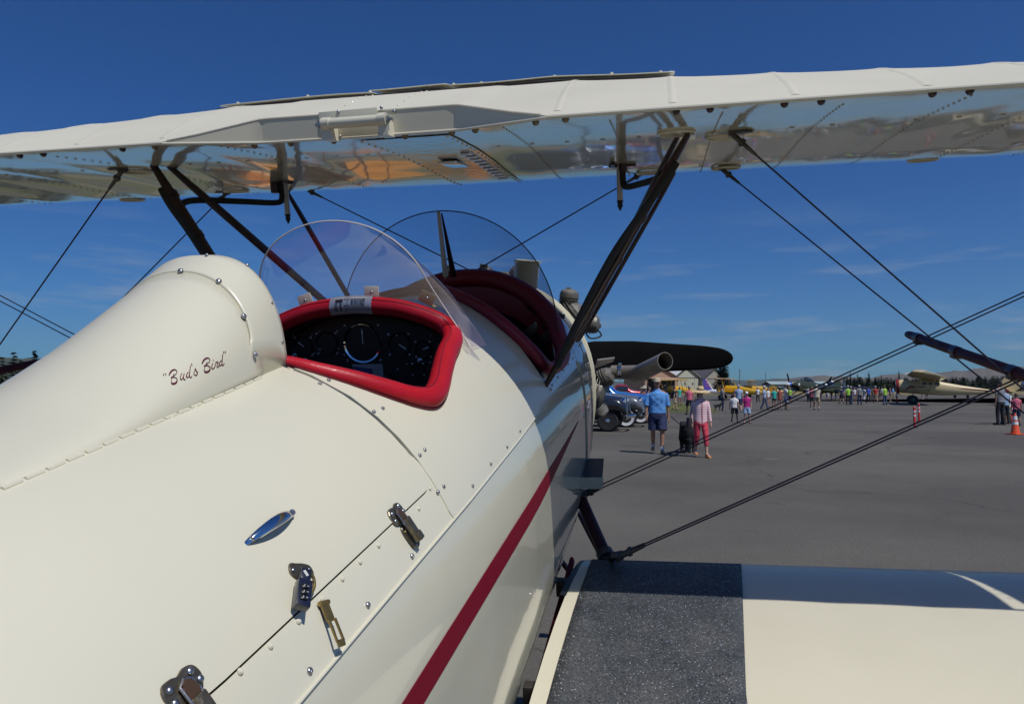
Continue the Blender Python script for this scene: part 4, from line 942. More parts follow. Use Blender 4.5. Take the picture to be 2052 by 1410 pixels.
bb = B(); c = hit(1055, 548, 1, 1.34); bb.lathe([(.052, -.06), (.054, .045), (.058, .048), (.058, .056), (.050, .056), (.048, .05), (.001, .05)], c, (.12, 0, 1), 28); bb.build('filler_neck', M['cream'], plane)

# ------------------------------------------------------------------ engine, exhaust, propeller, undercarriage, tail
eng = empty('radial_engine', (0, 0, 0)); eng.parent = plane; eng['_pl'] = 1
EC = Vector((0, 1.70, -.27))
bb = B(); bb.lathe([(.20, -.26), (.21, -.1), (.24, -.05), (.24, .12), (.17, .2), (.10, .3), (.06, .36)], EC, (0, 1, 0), 28); bb.build('crankcase', M['engine'], eng)
for k in range(7):
    a = 2*pi*k/7; d = Vector((sin(a), 0, cos(a))); tg = Vector((cos(a), 0, -sin(a)))
    cyl = empty('cylinder', (0, 0, 0)); cyl.parent = eng; cyl['_pl'] = 1
    bb = B(); prof = [(.060, .2)]
    for i in range(11): h = .215+i*.0135; prof += [(.060, h), (.078+.002*(i > 5), h+.001), (.078+.002*(i > 5), h+.0045), (.060, h+.0055)]
    bb.lathe(prof, EC, d, 24); bb.build('finned_barrel', M['dark_fin'], cyl)
    bb = B(); prof = [(.06, .365)]
    for i in range(8): h = .368+i*.0125; prof += [(.074, h), (.112-.003*i, h+.002), (.112-.003*i, h+.0045), (.074, h+.006)]
    prof += [(.072, .475), (.05, .492), (.001, .495)]; bb.lathe(prof, EC, d, 24); bb.build('cylinder_head', M['engine'], cyl)
    for s_ in (1, -1):
        c = EC+d*.480+tg*.084*s_; bb = B(); bb.lathe([(.020, -.045), (.042, -.03), (.046, .01), (.041, .026), (.022, .036), (.001, .038)], c, d*.75+tg*s_*.66, 16, 1.15); bb.box(c+d*.02+tg*s_*.028, (.02, .03, .02), None, .003); [bb.lathe([(.040, q_-.002), (.049, q_-.001), (.049, q_+.001), (.040, q_+.002)], c, d*.75+tg*s_*.66, 16, 1.12) for q_ in (-.022, -.010, .002)]; bb.build('rocker_box', M['engine'], cyl)
        bb = B(); bb.tube([EC+d*.20+tg*.05*s_+Vector((0, .12, 0)), EC+d*.43+tg*.065*s_+Vector((0, .05, 0))], .011, n=8); bb.build('pushrod_tube', M['engine'], cyl)
e1, e2, e3 = hit(1150, 752, 1, 1.9), hit(1193, 746, 1, 1.84), hit(1262, 746, 1, 1.76)
e4, e5 = hit(1284, 745, 1, 1.70), hit(1333, 723, 1, 1.42)
exh = empty('exhaust_pipe', (0, 0, 0)); exh.parent = plane; exh['_pl'] = 1
bb = B(); bb.tube(catmull([e1+Vector((-.1, .1, -.02)), e1, e2, e3, e4], 6), .034, n=24); bb.build('pipe', M['alu'], exh)
d5 = (e5-e4).normalized(); cut = Vector((.75, -.95, .15)).normalized()
bb = B(); R = []
A_ = d5.cross(Vector((0, 0, 1))).normalized(); B_ = A_.cross(d5)
for t_, ro in ((-.3, .035), (0, .037), (1, .038)):
    ring = []
    for k in range(28):
        o = A_*cos(2*pi*k/28)+B_*sin(2*pi*k/28); p = e4+(e5-e4)*t_+o*ro
        if t_ == 1: p += d5*(-(o.dot(cut))/max(.35, d5.dot(cut)))*ro*.7
        ring.append(p)
    R.append(ring)
R.append([e4+(e5-e4)*1+(p-e5)*.93 for p in R[-1]]); R.append([e4+(e5-e4)*.1+(A_*cos(2*pi*k/28)+B_*sin(2*pi*k/28))*.033 for k in range(28)])
bb.rings(R, caps=False); bb.build('tailpipe', M['alu'], exh)
bb = B(); c = e2.lerp(e3, .72); bb.tube([c-Vector((.008, 0, 0)), c+Vector((.008, 0, 0))], .0375, n=24); bb.box(c+Vector((.002, -.01, .040)), (.016, .016, .018), None, .003); bb.box(c+Vector((0, -.035, .0)), (.014, .008, .02), None, .002); bb.build('pipe_clamp', M['chrome'], exh)
bb = B(); c = hit(1205, 729, 1, 1.8); bb.prism([(-.03, -.02), (.06, .015), (.065, .03), (-.02, .02)], (1, 0, 0), (0, 0, 1), c, (0, 1, 0), -.02, .03); bb.build('baffle_bracket', M['alu'], exh)
bb = B(); bb.tube(catmull([hit(1165, 640, 1, 1.6), hit(1180, 676, 1, 1.6), hit(1205, 672, 1, 1.65), hit(1192, 655, 1, 1.7)], 5), .004, n=6); bb.build('ignition_lead', M['black'], eng)
pr = empty('propeller', (0, 0, 0)); pr.parent = plane; pr['_pl'] = 1
PV_ = 2.3; PC = Vector((0, PV_, -.292))
bb = B(); bb.lathe([(.07, -.08), (.085, -.03), (.085, .05), (.05, .07), (.001, .075)], PC, (0, 1, 0), 20); bb.build('hub', M['engine'], pr)
for sg in (1, -1):
    bb = B(); R = []
    for t_ in [i/30 for i in range(29)]+[.955, .975, .988, .996, 1.]:
        x = .05+1.075*t_; ch = lerp(t_, [0, .1, .3, .5, .7, .85, .93, .955, .975, .988, .996, 1.], [.10, .15, .195, .185, .155, .134, .112, .096, .076, .056, .034, .008]); tw = lerp(t_, [0, .3, 1], [.75, 1.02, 1.32]); th = lerp(t_, [0, .2, 1], [.07, .04, .008])
        mid = lerp(t_, [0, .5, 1], [0, .0, -.012])
        ring = []
        for k in range(18):
            a = 2*pi*k/18; cx_, cz_ = cos(a)*ch*.5, sin(a)*th*.5
            ring.append(PC+Vector((sg*x, (cx_*cos(tw)+cz_*sin(tw)), (cx_*sin(tw)*1.-cz_*cos(tw))*sg+mid)))
        R.append(ring)
    bb.rings(R); bb.build('blade', M['propb'], pr)
# undercarriage
for sg in (1, -1):
    for v in (.62, 1.1): strut('gear_leg', (sg*.40, v, -.72), (sg*.86, .88, -1.50), .022, M['javelin'])
    wh = empty('main_wheel', (0, 0, 0)); wh.parent = plane; wh['_pl'] = 1
    bb = B(); bb.lathe([(.17, -.065), (.24, -.07), (.285, -.045), (.30, 0), (.285, .045), (.24, .07), (.17, .065)], (sg*.93, .88, -1.52), (1, 0, 0), 32); bb.build('tyre', M['rubber'], wh)
    bb = B(); bb.lathe([(.001, -.05), (.10, -.045), (.17, -.055), (.17, .055), (.10, .045), (.001, .05)], (sg*.93, .88, -1.52), (1, 0, 0), 24); bb.build('rim', M['cream'], wh)
bb = B(); bb.tube([(-.88, .88, -1.50), (.88, .88, -1.50)], .02, n=10); bb.build('axle', M['strut'], plane)
bb = B(); pol = [(-4.2, -.12), (-4.05, .25), (-3.9, .62), (-3.75, .70), (-3.55, .66), (-3.35, .40), (-3.1, .05), (-3.2, -.05)]; bb.rings([[Vector((x, v, w)) for v, w in pol] for x in (-.012, .012)]); bb.build('tail_fin', M['fabric'], plane)
bb = B(); pol = [(-4.2, -.13), (-4.15, .40), (-4.05, .62), (-3.93, .64), (-4.08, .25), (-4.22, -.12)]; pol = [(-4.22, -.14), (-4.62, -.10), (-4.70, .30), (-4.50, .62), (-4.2, .72), (-3.95, .66), (-4.08, .25)]; bb.rings([[Vector((x, v, w)) for v, w in pol] for x in (-.010, .010)]); bb.build('rudder', M['fabric'], plane)
for sg in (1, -1):
    bb = B(); pol = [(.04, -3.3), (.9, -3.65), (1.25, -3.95), (1.3, -4.25), (1.1, -4.5), (.15, -4.45), (.04, -4.2)]; bb.rings([[Vector((sg*x, v, w)) for x, v in pol] for w in (-.03, -.005)]); bb.build('tailplane', M['fabric'], plane)
bb = B(); bb.tube([(0, -3.9, -.28), (0, -4.2, -.62)], .018, n=8); bb.lathe([(.001, -.03), (.07, -.03), (.09, 0), (.07, .03), (.001, .03)], (0, -4.25, -.66), (1, 0, 0), 16); bb.build('tailwheel', M['rubber'], plane)

# ------------------------------------------------------------------ door furniture
def loc(x, y, fwd_px=None):
    p = on(x, y); n = nrm(p, F); R = frame_at(p, n); return p, n, R
def local(bb, p, R, name, m, par, off=0, spin=0, **k):
    Rm = R @ Matrix.Rotation(spin, 3, 'Z')
    for v in bb.bm.verts: v.co = p+Rm @ v.co+Rm @ Vector((0, 0, off))
    return bb.build(name, m, par, **k)
def blob(pts, z0, z1, bev=.001, n=6):
    """rounded sheet plate from an outline"""
    bb = B(); P = catmull([Vector((x, y, 0)) for x, y in pts], n, True); c = sum(P, Vector())/len(P)
    bb.rings([[Vector((p.x, p.y, z0)) for p in P], [Vector((p.x, p.y, z1-bev)) for p in P], [Vector((c.x+(p.x-c.x)*.95, c.y+(p.y-c.y)*.95, z1)) for p in P]]); return bb
# chrome bow handle
pa, pb_ = on(485, 1096), on(586, 1030); n = nrm((pa+pb_)/2, F); ax_ = (pb_-pa).normalized(); sd = ax_.cross(n)
bb = B(); P = []; rad = []
for i in range(25):
    t_ = i/24; P.append(pa+(pb_-pa)*t_+n*(.016*sin(pi*t_)**.8+.002)); rad.append(.0016+.0046*sin(pi*t_)**.7)
R = []
for p, r in zip(P, rad): R.append([p+sd*r*cos(2*pi*k/14)*1.1+n*r*.45*sin(2*pi*k/14) for k in range(14)])
bb.rings(R); hd = bb.build('door_handle', M['chrome'], door_obj, angle=60) if False else None
hnd = bb.build('door_handle', M['chrome'], fus, angle=60) if hd is None else hd
bb = B(); bb.tube([pb_-ax_*.010, pb_-ax_*.012+n*.012], .004, n=8); bb.tube([pa+ax_*.010, pa+ax_*.012+n*.010], .004, n=8); bb.build('handle_post', M['steel'], hnd)
# draw latch: lobed keeper above the seam, lever and catch below
def latch(x, y, sc, spin, full=True, lever=True):
    p, n, R = loc(x, y); lt = empty('draw_latch', (0, 0, 0)); lt.parent = plane; lt['_pl'] = 1
    s = sc; outl = [(-.020*s, -.002*s), (-.024*s, .010*s), (-.019*s, .021*s), (-.008*s, .022*s), (0, .0195*s), (.010*s, .022*s), (.020*s, .018*s), (.023*s, .007*s), (.018*s, -.003*s), (.010*s, -.008*s), (-.010*s, -.008*s)]
    # outline coordinates: x forward-ish, y up; frame columns are across(down), forward, out
    rt = Matrix(((0, -1, 0), (1, 0, 0), (0, 0, 1)))
    RR = R @ rt
    local(blob(outl, 0, .003), p, RR, 'keeper_plate', M['bronze'], lt, .004, spin)
    for rx, ry in ((-.015, .014), (.013, .015), (-.018, .002), (.017, .003)):
        bb = B(); bb.sph((rx*s, ry*s, .0035), .0042*s, (1, 1, .6), 12); local(bb, p, RR, 'latch_rivet', M['steel'], lt, .004, spin)
    if full:
        bb = B(); bb.tube([(-.008*s, .010*s, .006), (-.0085*s, -.01*s, .008), (-.004*s, -.034*s, .008), (.004*s, -.034*s, .008), (.0085*s, -.01*s, .008), (.008*s, .010*s, .006), (0, .0135*s, .006)], .0016*s, n=8, closed=True); local(bb, p, RR, 'latch_loop', M['brass'] if s > 1.2 else M['steel'], lt, .004, spin)
        local(blob([(-.007*s, -.006*s), (-.0075*s, .006*s), (0, .013*s), (.0075*s, .006*s), (.007*s, -.006*s)], .003, .0085), p, RR, 'latch_hook', mat('latch_hook_brown', (.12, .07, .04), .4, .5), lt, .004, spin)
        bb = B(); bb.box((0, -.026*s, .009), (.015*s, .042*s, .009), None, .0018); bb.box((0, -.040*s, .0145), (.013*s, .014*s, .003), None, .001); local(bb, p, RR, 'latch_lever', M['bronze'], lt, .004, spin)
        local(blob([(-.013*s, -.016*s), (-.006*s, -.012*s), (.008*s, -.014*s), (.012*s, -.03*s), (.010*s, -.052*s), (0, -.056*s), (-.010*s, -.05*s), (-.014*s, -.03*s)], 0, .0025), p, RR, 'catch_plate', M['bronze'], lt, .003, spin)
        for rx, ry in ((-.010, -.022), (-.004, -.050), (.007, -.050)):
            bb = B(); bb.sph((rx*s, ry*s, .003), .0030*s, (1, 1, .6), 10); local(bb, p, RR, 'latch_rivet', M['brass'] if ry > -.03 else M['steel'], lt, .003, spin)
    return p, n, RR
latch(795, 1040, .92, .06); latch(370, 1393, .92, .0)
# middle latch with its lever hanging open, held by the padlock
p, n, R = loc(604, 1158); RR = R @ Matrix(((0, -1, 0), (1, 0, 0), (0, 0, 1)))
lt = empty('draw_latch', (0, 0, 0)); lt.parent = plane; lt['_pl'] = 1; lt['label'] = 'brass hasp hanging open beneath the padlock'
local(blob([(-.014, .004), (-.016, .014), (-.008, .022), (.0, .018), (.010, .012), (.017, .004), (.014, -.006), (.004, -.006), (-.006, -.004)], 0, .0025), p, RR, 'keeper_plate', M['bronze'], lt, .004)
for rx, ry in ((-.011, .014), (.011, .002)):
    bb = B(); bb.sph((rx, ry, .003), .0026, (1, 1, .6), 12); local(bb, p, RR, 'latch_rivet', M['steel'], lt, .004)
q = on(640, 1212); n2 = nrm(q, F); e_ = on(655, 1262); dn = (e_-q).normalized(); sd = dn.cross(n2).normalized()
Rh = Matrix((sd, dn, n2)).transposed()
bb = B()
for seg_ in (((-.007, 0), (.007, 0), (.0065, .022), (-.0065, .022)),): bb.prism(seg_, (1, 0, 0), (0, 1, 0), (0, 0, 0), (0, 0, 1), .002, .004)
bb.box((-.0055, .033, .005), (.0028, .026, .002)); bb.box((.0055, .033, .005), (.0028, .026, .002)); bb.prism([(-.007, .044), (.007, .044), (.005, .052), (-.005, .052)], (1, 0, 0), (0, 1, 0), (0, 0, 0), (0, 0, 1), .004, .006); bb.tube([(-.008, 0, .003), (.008, 0, .003)], .0030, n=10)
for v in bb.bm.verts: v.co.z += .002+.10*max(0, v.co.y)
local(bb, q, Rh, 'hasp_tongue', M['brass'], lt, .002)
pad = empty('padlock', (0, 0, 0), label='small black combination padlock hanging on the baggage door latch', cat='padlock'); pad.matrix_world = plane.matrix_world.copy(); pad['_pl'] = 1
pc = on(588, 1188)+n*.016; upw = (on(606, 1148)-on(597, 1222)); upv_ = (upw-n*upw.dot(n)).normalized(); sdv = n.cross(upv_).normalized()
tw = Matrix.Rotation(-.25, 3, upv_); Rp = Matrix(((tw @ sdv), upv_, (tw @ n))).transposed()
bb = B(); bb.box((0, -.010, 0), (.017, .034, .011), None, .0016); bb.box((0, .014, 0), (.013, .016, .010), None, .003)
local(bb, pc, Rp, 'lock_body', mat('padlock_black', (.010, .013, .03), .3, coat=.6), pad)
for k in range(3):
    bb = B(); bb.lathe([(.0062, -.0022), (.0066, -.001), (.0066, .001), (.0062, .0022)], (.001, -.004-k*.0072, .0015), (0, 1, 0), 18); dl = local(bb, pc, Rp, 'digit_wheel', M['black'], pad)
    bb = B(); bb.box((-.002, -.004-k*.0072, .0082), (.0022, .0007, .0002)); bb.box((.0022, -.004-k*.0072, .0082), (.0007, .0024, .0002)); local(bb, pc, Rp, 'digit', gw, dl)
bb = B(); bb.box((.001, .014, .0052), (.0035, .0075, .0004), Matrix.Rotation(-.7, 3, 'Z')); local(bb, pc, Rp, 'lock_mark', gw, pad)
bb = B(); bb.tube(catmull([Vector(v) for v in ((.000, .012, -.002), (-.006, .022, -.004), (-.013, .021, -.006), (-.017, .013, -.009), (-.015, .004, -.010), (-.008, -.002, -.010))], 5), .0019, n=8); local(bb, pc, Rp, 'shackle', M['brass'], pad)
# ------------------------------------------------------------------ people
def mcol(name, c, rough=.75, **k): return mat(name, c, rough, **k)
SK = dict(a=mcol('skin_tanned', (.36, .19, .12), .55), b=mcol('skin_fair', (.52, .31, .23), .55), c=mcol('skin_brown', (.16, .085, .055), .55))
CL = dict(blue=(.10, .30, .66), navy=(.018, .028, .085), white=(.72, .72, .72), grey=(.22, .23, .24), dark=(.02, .02, .025), teal=(.02, .42, .35), red=(.45, .025, .03), lime=(.32, .62, .06), khaki=(.36, .29, .18), tan=(.42, .35, .25), beige=(.55, .50, .40),
 pink=(.62, .13, .20), magenta=(.46, .02, .20), purple=(.12, .06, .30), orange=(.6, .2, .05), royal=(.03, .09, .50), coral=(.62, .055, .09), lightblue=(.30, .42, .60), jeans=(.06, .09, .17), brown=(.10, .06, .035), rust=(.34, .10, .07), olive=(.10, .11, .05), straw=(.55, .42, .24), hair=(.03, .02, .014), blond=(.35, .24, .11), greyhair=(.35, .34, .32))
def cm(k): return mcol('cloth_'+k, CL[k], .8, bump=.9, bscale=11, bdist=.035, var=.12, vscale=9)
def skinmesh(P, E, root=0):
    me = bpy.data.meshes.new('t'); me.from_pydata([p[:3] for p in P], E, []); ob = bpy.data.objects.new('t', me); COL.objects.link(ob)
    sk = ob.modifiers.new('s', 'SKIN'); sk.use_smooth_shade = True
    for i, p in enumerate(P): me.skin_vertices[0].data[i].radius = (p[3], p[3]); me.skin_vertices[0].data[i].use_root = i == root
    sb = ob.modifiers.new('b', 'SUBSURF'); sb.levels = 1; sb.render_levels = 1
    dg = bpy.context.evaluated_depsgraph_get(); m2 = bpy.data.meshes.new_from_object(ob.evaluated_get(dg)); bpy.data.objects.remove(ob); return m2
def figure_meshes(pose):
    """meshes of one standing or walking figure, facing -Y, 1.75 m tall, feet at z = 0"""
    st = pose.get('stride', 0); w = pose.get('wide', 1.); bend = pose.get('lean', 0.); ar = pose.get('arms', ((0, 0), (0, 0)))
    J = {}; hipz, kneez = .92, .49
    legs = {}
    for s, ph in ((1, 1), (-1, -1)):
        fy = -st*ph; lift_ = .06 if ph < 0 and st > .1 else 0
        hip = Vector((s*.095*w, 0, hipz)); ank = Vector((s*(.095+.02*pose.get('apart', 0)), fy, .085+lift_)); knee = (hip+ank)/2+Vector((0, -.03-.12*abs(st)*(ph < 0), 0)); knee.z = kneez
        toe = ank+Vector((s*.02, -.16, -.045-(.0 if lift_ == 0 else .02))); legs[s] = (hip, knee, ank, toe)
    sh = {}
    for s in (1, -1):
        a = ar[0] if s == 1 else ar[1]   # (swing forward, bend)
        S0 = Vector((s*.174*w, bend*-.2, 1.385)); el = S0+Vector((s*.045, -sin(a[0])*.28, -cos(a[0])*.28)); fa = a[0]+a[1]; wr = el+Vector((s*.01-s*.03*(a[1] > .6), -sin(fa)*.25, -cos(fa)*.25)); hd = wr+(wr-el).normalized()*.075; sh[s] = (S0, el, wr, hd)
    P = [(0, 0, .95, .125*w), (0, 0, 1.10, .115*w), (0, bend*-.1, 1.28, .135*w), (0, bend*-.2, 1.42, .09), (0, bend*-.22, 1.50, .055), (0, bend*-.25-.01, 1.56, .055)]
    E = [(0, 1), (1, 2), (2, 3), (3, 4), (4, 5)]
    for s in (1, -1):
        i = len(P); h, k, a, t = legs[s]
        P += [(*h, .085*w), (*k, .056), (*(k*.45+a*.55+Vector((0, .015, 0))), .050), (*a, .034), (*t, .030)]; E += [(0, i), (i, i+1), (i+1, i+2), (i+2, i+3), (i+3, i+4)]
        i = len(P); S0, el, wr, hd = sh[s]; P += [(*S0, .055), (*el, .038), (*wr, .024), (*hd, .028)]; E += [(3, i), (i, i+1), (i+1, i+2), (i+2, i+3)]
    me = skinmesh(P, E)
    b = B(); b.bm.from_mesh(me); hc = Vector((0, bend*-.28-.012, 1.635))
    b.sph(hc, .1, (.76, .92, 1.14), 14); b.sph(hc+Vector((0, -.02, -.06)), .062, (.9, 1, .9), 10)
    b.sph(hc+Vector((0, -.098, -.012)), .016, (.8, 1.2, 1.3), 6)
    for s in (1, -1): b.sph(hc+Vector((s*.077, .005, -.01)), .02, (.4, .8, 1.2), 6)
    for s in (1, -1):   # fingers
        S0, el, wr, hd = sh[s]; d = (hd-wr).normalized()
        for f in range(4):
            o = Vector((0, (f-1.5)*.017, 0)); b.tube([hd+o, hd+o+d*.035+Vector((-s*.004, 0, 0)), hd+o+d*(.062 if f in (1, 2) else .052)+Vector((-s*.016, 0, 0))], [.0095, .0085, .006], n=5)
        b.tube([wr+d*.03+Vector((0, -.02, 0)), hd+Vector((-s*.01, -.045, 0)), hd+d*.02+Vector((-s*.02, -.045, 0))], [.011, .009, .006], n=5)
    out = {'body': b.mesh('person_body', SK['a'], angle=180)}
    b = B()
    for s in (1, -1): b.sph(hc+Vector((s*.030, -.088, .010)), .0095, (1.2, .5, .8), 6)
    out['eyes'] = b.mesh('eyes', mcol('eye_dark', (.02, .015, .012), .3)); b = B(); b.sph(hc+Vector((0, -.088, -.055)), .02, (1.1, .35, .3), 6); out['mouth'] = b.mesh('mouth', mcol('lips', (.30, .09, .08), .5))
    # shirt
    b = B(); hem = pose.get('hem', .90); sp = [(hem, .175, .125, 0), (.98, .172, .122, 0), (1.08, .165, .118, 0), (1.2, .178, .128, -.3), (1.32, .190, .13, -.6), (1.385, .186, .118, -.9), (1.425, .150, .10, -1), (1.455, .095, .078, -1), (1.485, .060, .058, -1.1)]
    b.rings([[Vector((cos(a)*rx*w, sin(a)*ry*w*pose.get('deep', 1)+bend*.2*oy, z+.006*sin(a*5+z*9)*(z < .95))) for a in np.linspace(0, 2*pi, 25)[:-1]] for z, rx, ry, oy in sp])
    for s in (1, -1):
        S0, el, wr, hd = sh[s]; long = pose.get('sleeve', .55); e2 = S0.lerp(el, min(1, long)); pts = [S0+Vector((-s*.06, 0, -.01)), S0+Vector((-s*.005, 0, -.015)), S0.lerp(e2, .5), e2]; rr = [.056, .066, .063, .070 if long < 1 else .048]
        if long > 1: pts += [el.lerp(wr, .5), el.lerp(wr, .85)]; rr += [.045, .04]
        b.tube(pts, [r*.95 for r in rr], n=12)
    if pose.get('collar', 1): b.tube([Vector((cos(a)*.064, sin(a)*.064+bend*-.22, 1.50+.012*sin(a))) for a in np.linspace(0, 2*pi, 15)[:-1]], .012, n=6, closed=True)
    out['shirt'] = b.mesh('shirt', cm('white'), angle=70)
    b = B(); L_ = pose.get('legs', 'long')
    b.rings([[Vector((cos(a)*rx*w, sin(a)*ry*w, z)) for a in np.linspace(0, 2*pi, 25)[:-1]] for z, rx, ry in ((.80, .165, .115), (.87, .178, .125), (.94, .172, .12), (1.0, .162, .112), (1.03, .155, .105))])
    if L_ == 'skirt': b.rings([[Vector((cos(a)*rx*w*1.02, sin(a)*ry*w, z)) for a in np.linspace(0, 2*pi, 25)[:-1]] for z, rx, ry in ((.48, .22, .18), (.7, .20, .15), (.9, .178, .125))])
    else:
        for s in (1, -1):
            h, k, a_, t = legs[s]; top_ = Vector((h.x, h.y, .86)); low = {'long': None, 'short': k+Vector((0, 0, .06)), 'veryshort': h.lerp(k, .35), 'capri': k.lerp(a_, .45)}[L_]
            if L_ == 'long': b.tube([top_, h.lerp(k, .5), k, k.lerp(a_, .5), a_+Vector((0, 0, .0))], [.094*w, .085, .070, .062, .060], n=12)
            elif L_ == 'capri': b.tube([top_, h.lerp(k, .5), k, low], [.094*w, .086, .068, .058], n=12)
            else: b.tube([top_, h.lerp(low, .6), low], [.098*w, .096*w, .098*w if L_ == 'short' else .1], n=12)
    out['trousers'] = b.mesh('trousers', cm('navy'), angle=70)
    for i, s in enumerate((1, -1)):
        b = B(); h, k, a_, t = legs[s]; zf = a_.z-.085
        b.rings([[Vector((a_.x+(t.x-a_.x)*f+cos(q)*rx, a_.y+.07-.27*f, zf+max(0.0, (1+sin(q))*.5*hz))) for q in np.linspace(0, 2*pi, 13)[:-1]] for f, rx, hz in ((0, .025, .06), (.06, .038, .09), (.35, .042, .10), (.6, .046, .07), (.85, .046, .05), (1, .03, .03))])
        out['shoe%d' % i] = b.mesh('shoe', mcol('shoe_dark', (.03, .028, .026), .6), angle=60)
    if pose.get('socks'):
        for i, s in enumerate((1, -1)):
            h, k, a_, t = legs[s]; b = B(); b.tube([a_+Vector((0, 0, .02)), a_.lerp(k, .22)], [.044, .046], n=10); out['sock%d' % i] = b.mesh('sock', mcol('sock_white', (.75, .75, .75), .8))
    # hair: cap of a slightly larger head
    b = B(); x = bmesh.ops.create_uvsphere(b.bm, u_segments=16, v_segments=12, radius=.1)
    for v in x['verts']: v.co = Vector((v.co.x*.84, v.co.y*1.0, v.co.z*1.20))+hc+Vector((0, .010, .012))
    kill = [v for v in b.bm.verts if (v.co.y < hc.y-.055 and v.co.z < hc.z+.065) or v.co.z < hc.z-(.12 if pose.get('longhair') else .045)]
    bmesh.ops.delete(b.bm, geom=kill, context='VERTS')
    if pose.get('longhair'): b.rings([[Vector((cos(a)*.075*q, hc.y+.055+sin(a)*.035*q, z)) for a in np.linspace(0, 2*pi, 11)[:-1]] for z, q in ((hc.z-.22, .6), (hc.z-.12, .95), (hc.z+.02, 1.05))])
    out['hair'] = b.mesh('hair', mcol('hair_brown', CL['hair'], .6))
    b = B(); hz = hc+Vector((0, .005, .055)); b.lathe([(.001, .085), (.05, .078), (.082, .045), (.092, 0), (.092, -.012)], hz, (0, 0, 1), 18, 1.0)
    b.rings([[hz+Vector((x_, -.08-dy*(1-(x_/.085)**2), -.012-dy*.12+th)) for x_ in np.linspace(-.07, .07, 9)] for dy, th in ((0, 0), (.085, 0), (.085, .006), (0, .008))], close=False, caps=False)
    out['cap'] = b.mesh('cap', mcol('cap_tan', CL['tan'], .8))
    b = B(); b.lathe([(.001, .105), (.06, .10), (.085, .07), (.094, .01), (.10, .0), (.17, -.012), (.255, -.048), (.258, -.043), (.17, -.006), (.10, .006)], hz, (0, -.10, 1), 28); out['sunhat'] = b.mesh('sun_hat', mcol('straw', CL['straw'], .8, bump=.5, bscale=90, var=.2, vscale=60))
    b = B(); b.lathe([(.097, .008), (.0955, .012), (.093, .034), (.091, .036)], hz, (0, -.10, 1), 24); out['hatband'] = b.mesh('hat_band', mcol('black_ribbon', (.01, .01, .01), .6))
    return out
POSES = {
 'stand_short': dict(stride=.03, apart=2, legs='short', arms=((.05, .1), (.0, .15))), 'stand_long': dict(stride=.02, apart=2, legs='long', arms=((.0, .1), (.1, .3))),
 'walk_short': dict(stride=.20, legs='short', arms=((.30, .25), (-.35, .15))), 'walk_long': dict(stride=.22, legs='long', arms=((.35, .2), (-.30, .2))),
 'woman_short': dict(stride=.04, wide=.88, legs='veryshort', longhair=1, sleeve=.35, arms=((.1, .9), (.05, .2))), 'woman_skirt': dict(stride=.05, wide=.88, legs='skirt', longhair=1, sleeve=.4, arms=((.1, .2), (.5, 1.1))),
 'photo': dict(stride=.03, apart=2, legs='short', arms=((.9, 1.3), (.9, 1.3))), 'big': dict(stride=.04, wide=1.22, deep=1.25, apart=2, legs='short', arms=((.1, .2), (.1, .25)), socks=1),
 'lean': dict(stride=.08, lean=.8, legs='long', arms=((.6, .5), (.5, .3))), 'capri': dict(stride=.16, wide=.98, legs='capri', sleeve=1.6, longhair=1, hem=.86, arms=((.1, .15), (-.15, .15))),
 'man1': dict(stride=.14, wide=1.14, legs='short', sleeve=.95, hem=.95, socks=1, arms=((-.05, .1), (.1, .12)))}
PM = {}
def person(x, y, H, pose, rz, shirt, legs, label, hat=None, hatc='tan', hair='hair', skin='a', shoe=None, group='visitors on the apron', extra=None, dY=0):
    if pose not in PM: PM[pose] = figure_meshes(POSES[pose])
    T = PM[pose]; p = gnd(x, y); t = empty('person', (p.x, p.y+dY, .004), rz, label, 'person', group); s = H/1.75; t.scale = (s, s, s)
    def add(k, nm, m=None):
        o = bpy.data.objects.new(nm, T[k]); COL.objects.link(o); o.parent = t
        if m is not None: o.material_slots[0].link = 'OBJECT'; o.material_slots[0].material = m
        return o
    add('body', 'body', SK[skin]); add('shirt', 'shirt', shirt if not isinstance(shirt, str) else cm(shirt)); add('trousers', 'trousers' if POSES[pose].get('legs') != 'skirt' else 'skirt', cm(legs))
    add('eyes', 'eyes'); add('mouth', 'mouth')
    for k in ('shoe0', 'shoe1'): add(k, 'shoe', shoe)
    if POSES[pose].get('socks'):
        for k in ('sock0', 'sock1'): add(k, 'sock')
    if hair: add('hair', 'hair', mcol('hair_'+hair, CL[hair], .6))
    if hat: add(hat, {'cap': 'cap', 'sunhat': 'sun_hat'}[hat], cm(hatc))
    if hat == 'sunhat': add('hatband', 'hat_band')
    return t
R_ = radians
man = person(1318, 909, 1.83, 'man1', R_(-8), 'blue', 'navy', 'man in tan cap, bright blue shirt and navy shorts walking a black dog', hat='cap', group='couple walking a dog')
b = B(); b.rings([[Vector((cos(a)*.178, sin(a)*.128, z)) for a in np.linspace(0, 2*pi, 25)[:-1]] for z in (.945, .985)], caps=False); b.box((0, -.13, .965), (.05, .012, .04)); b.build('belt', mcol('belt_black', (.015, .013, .012), .5), man)
b = B(); b.box((-.07, -.134, 1.28), (.10, .012, .11), None, .003); b.box((.08, -.134, 1.28), (.10, .012, .11), None, .003); b.build('shirt_pocket', cm('blue'), man)
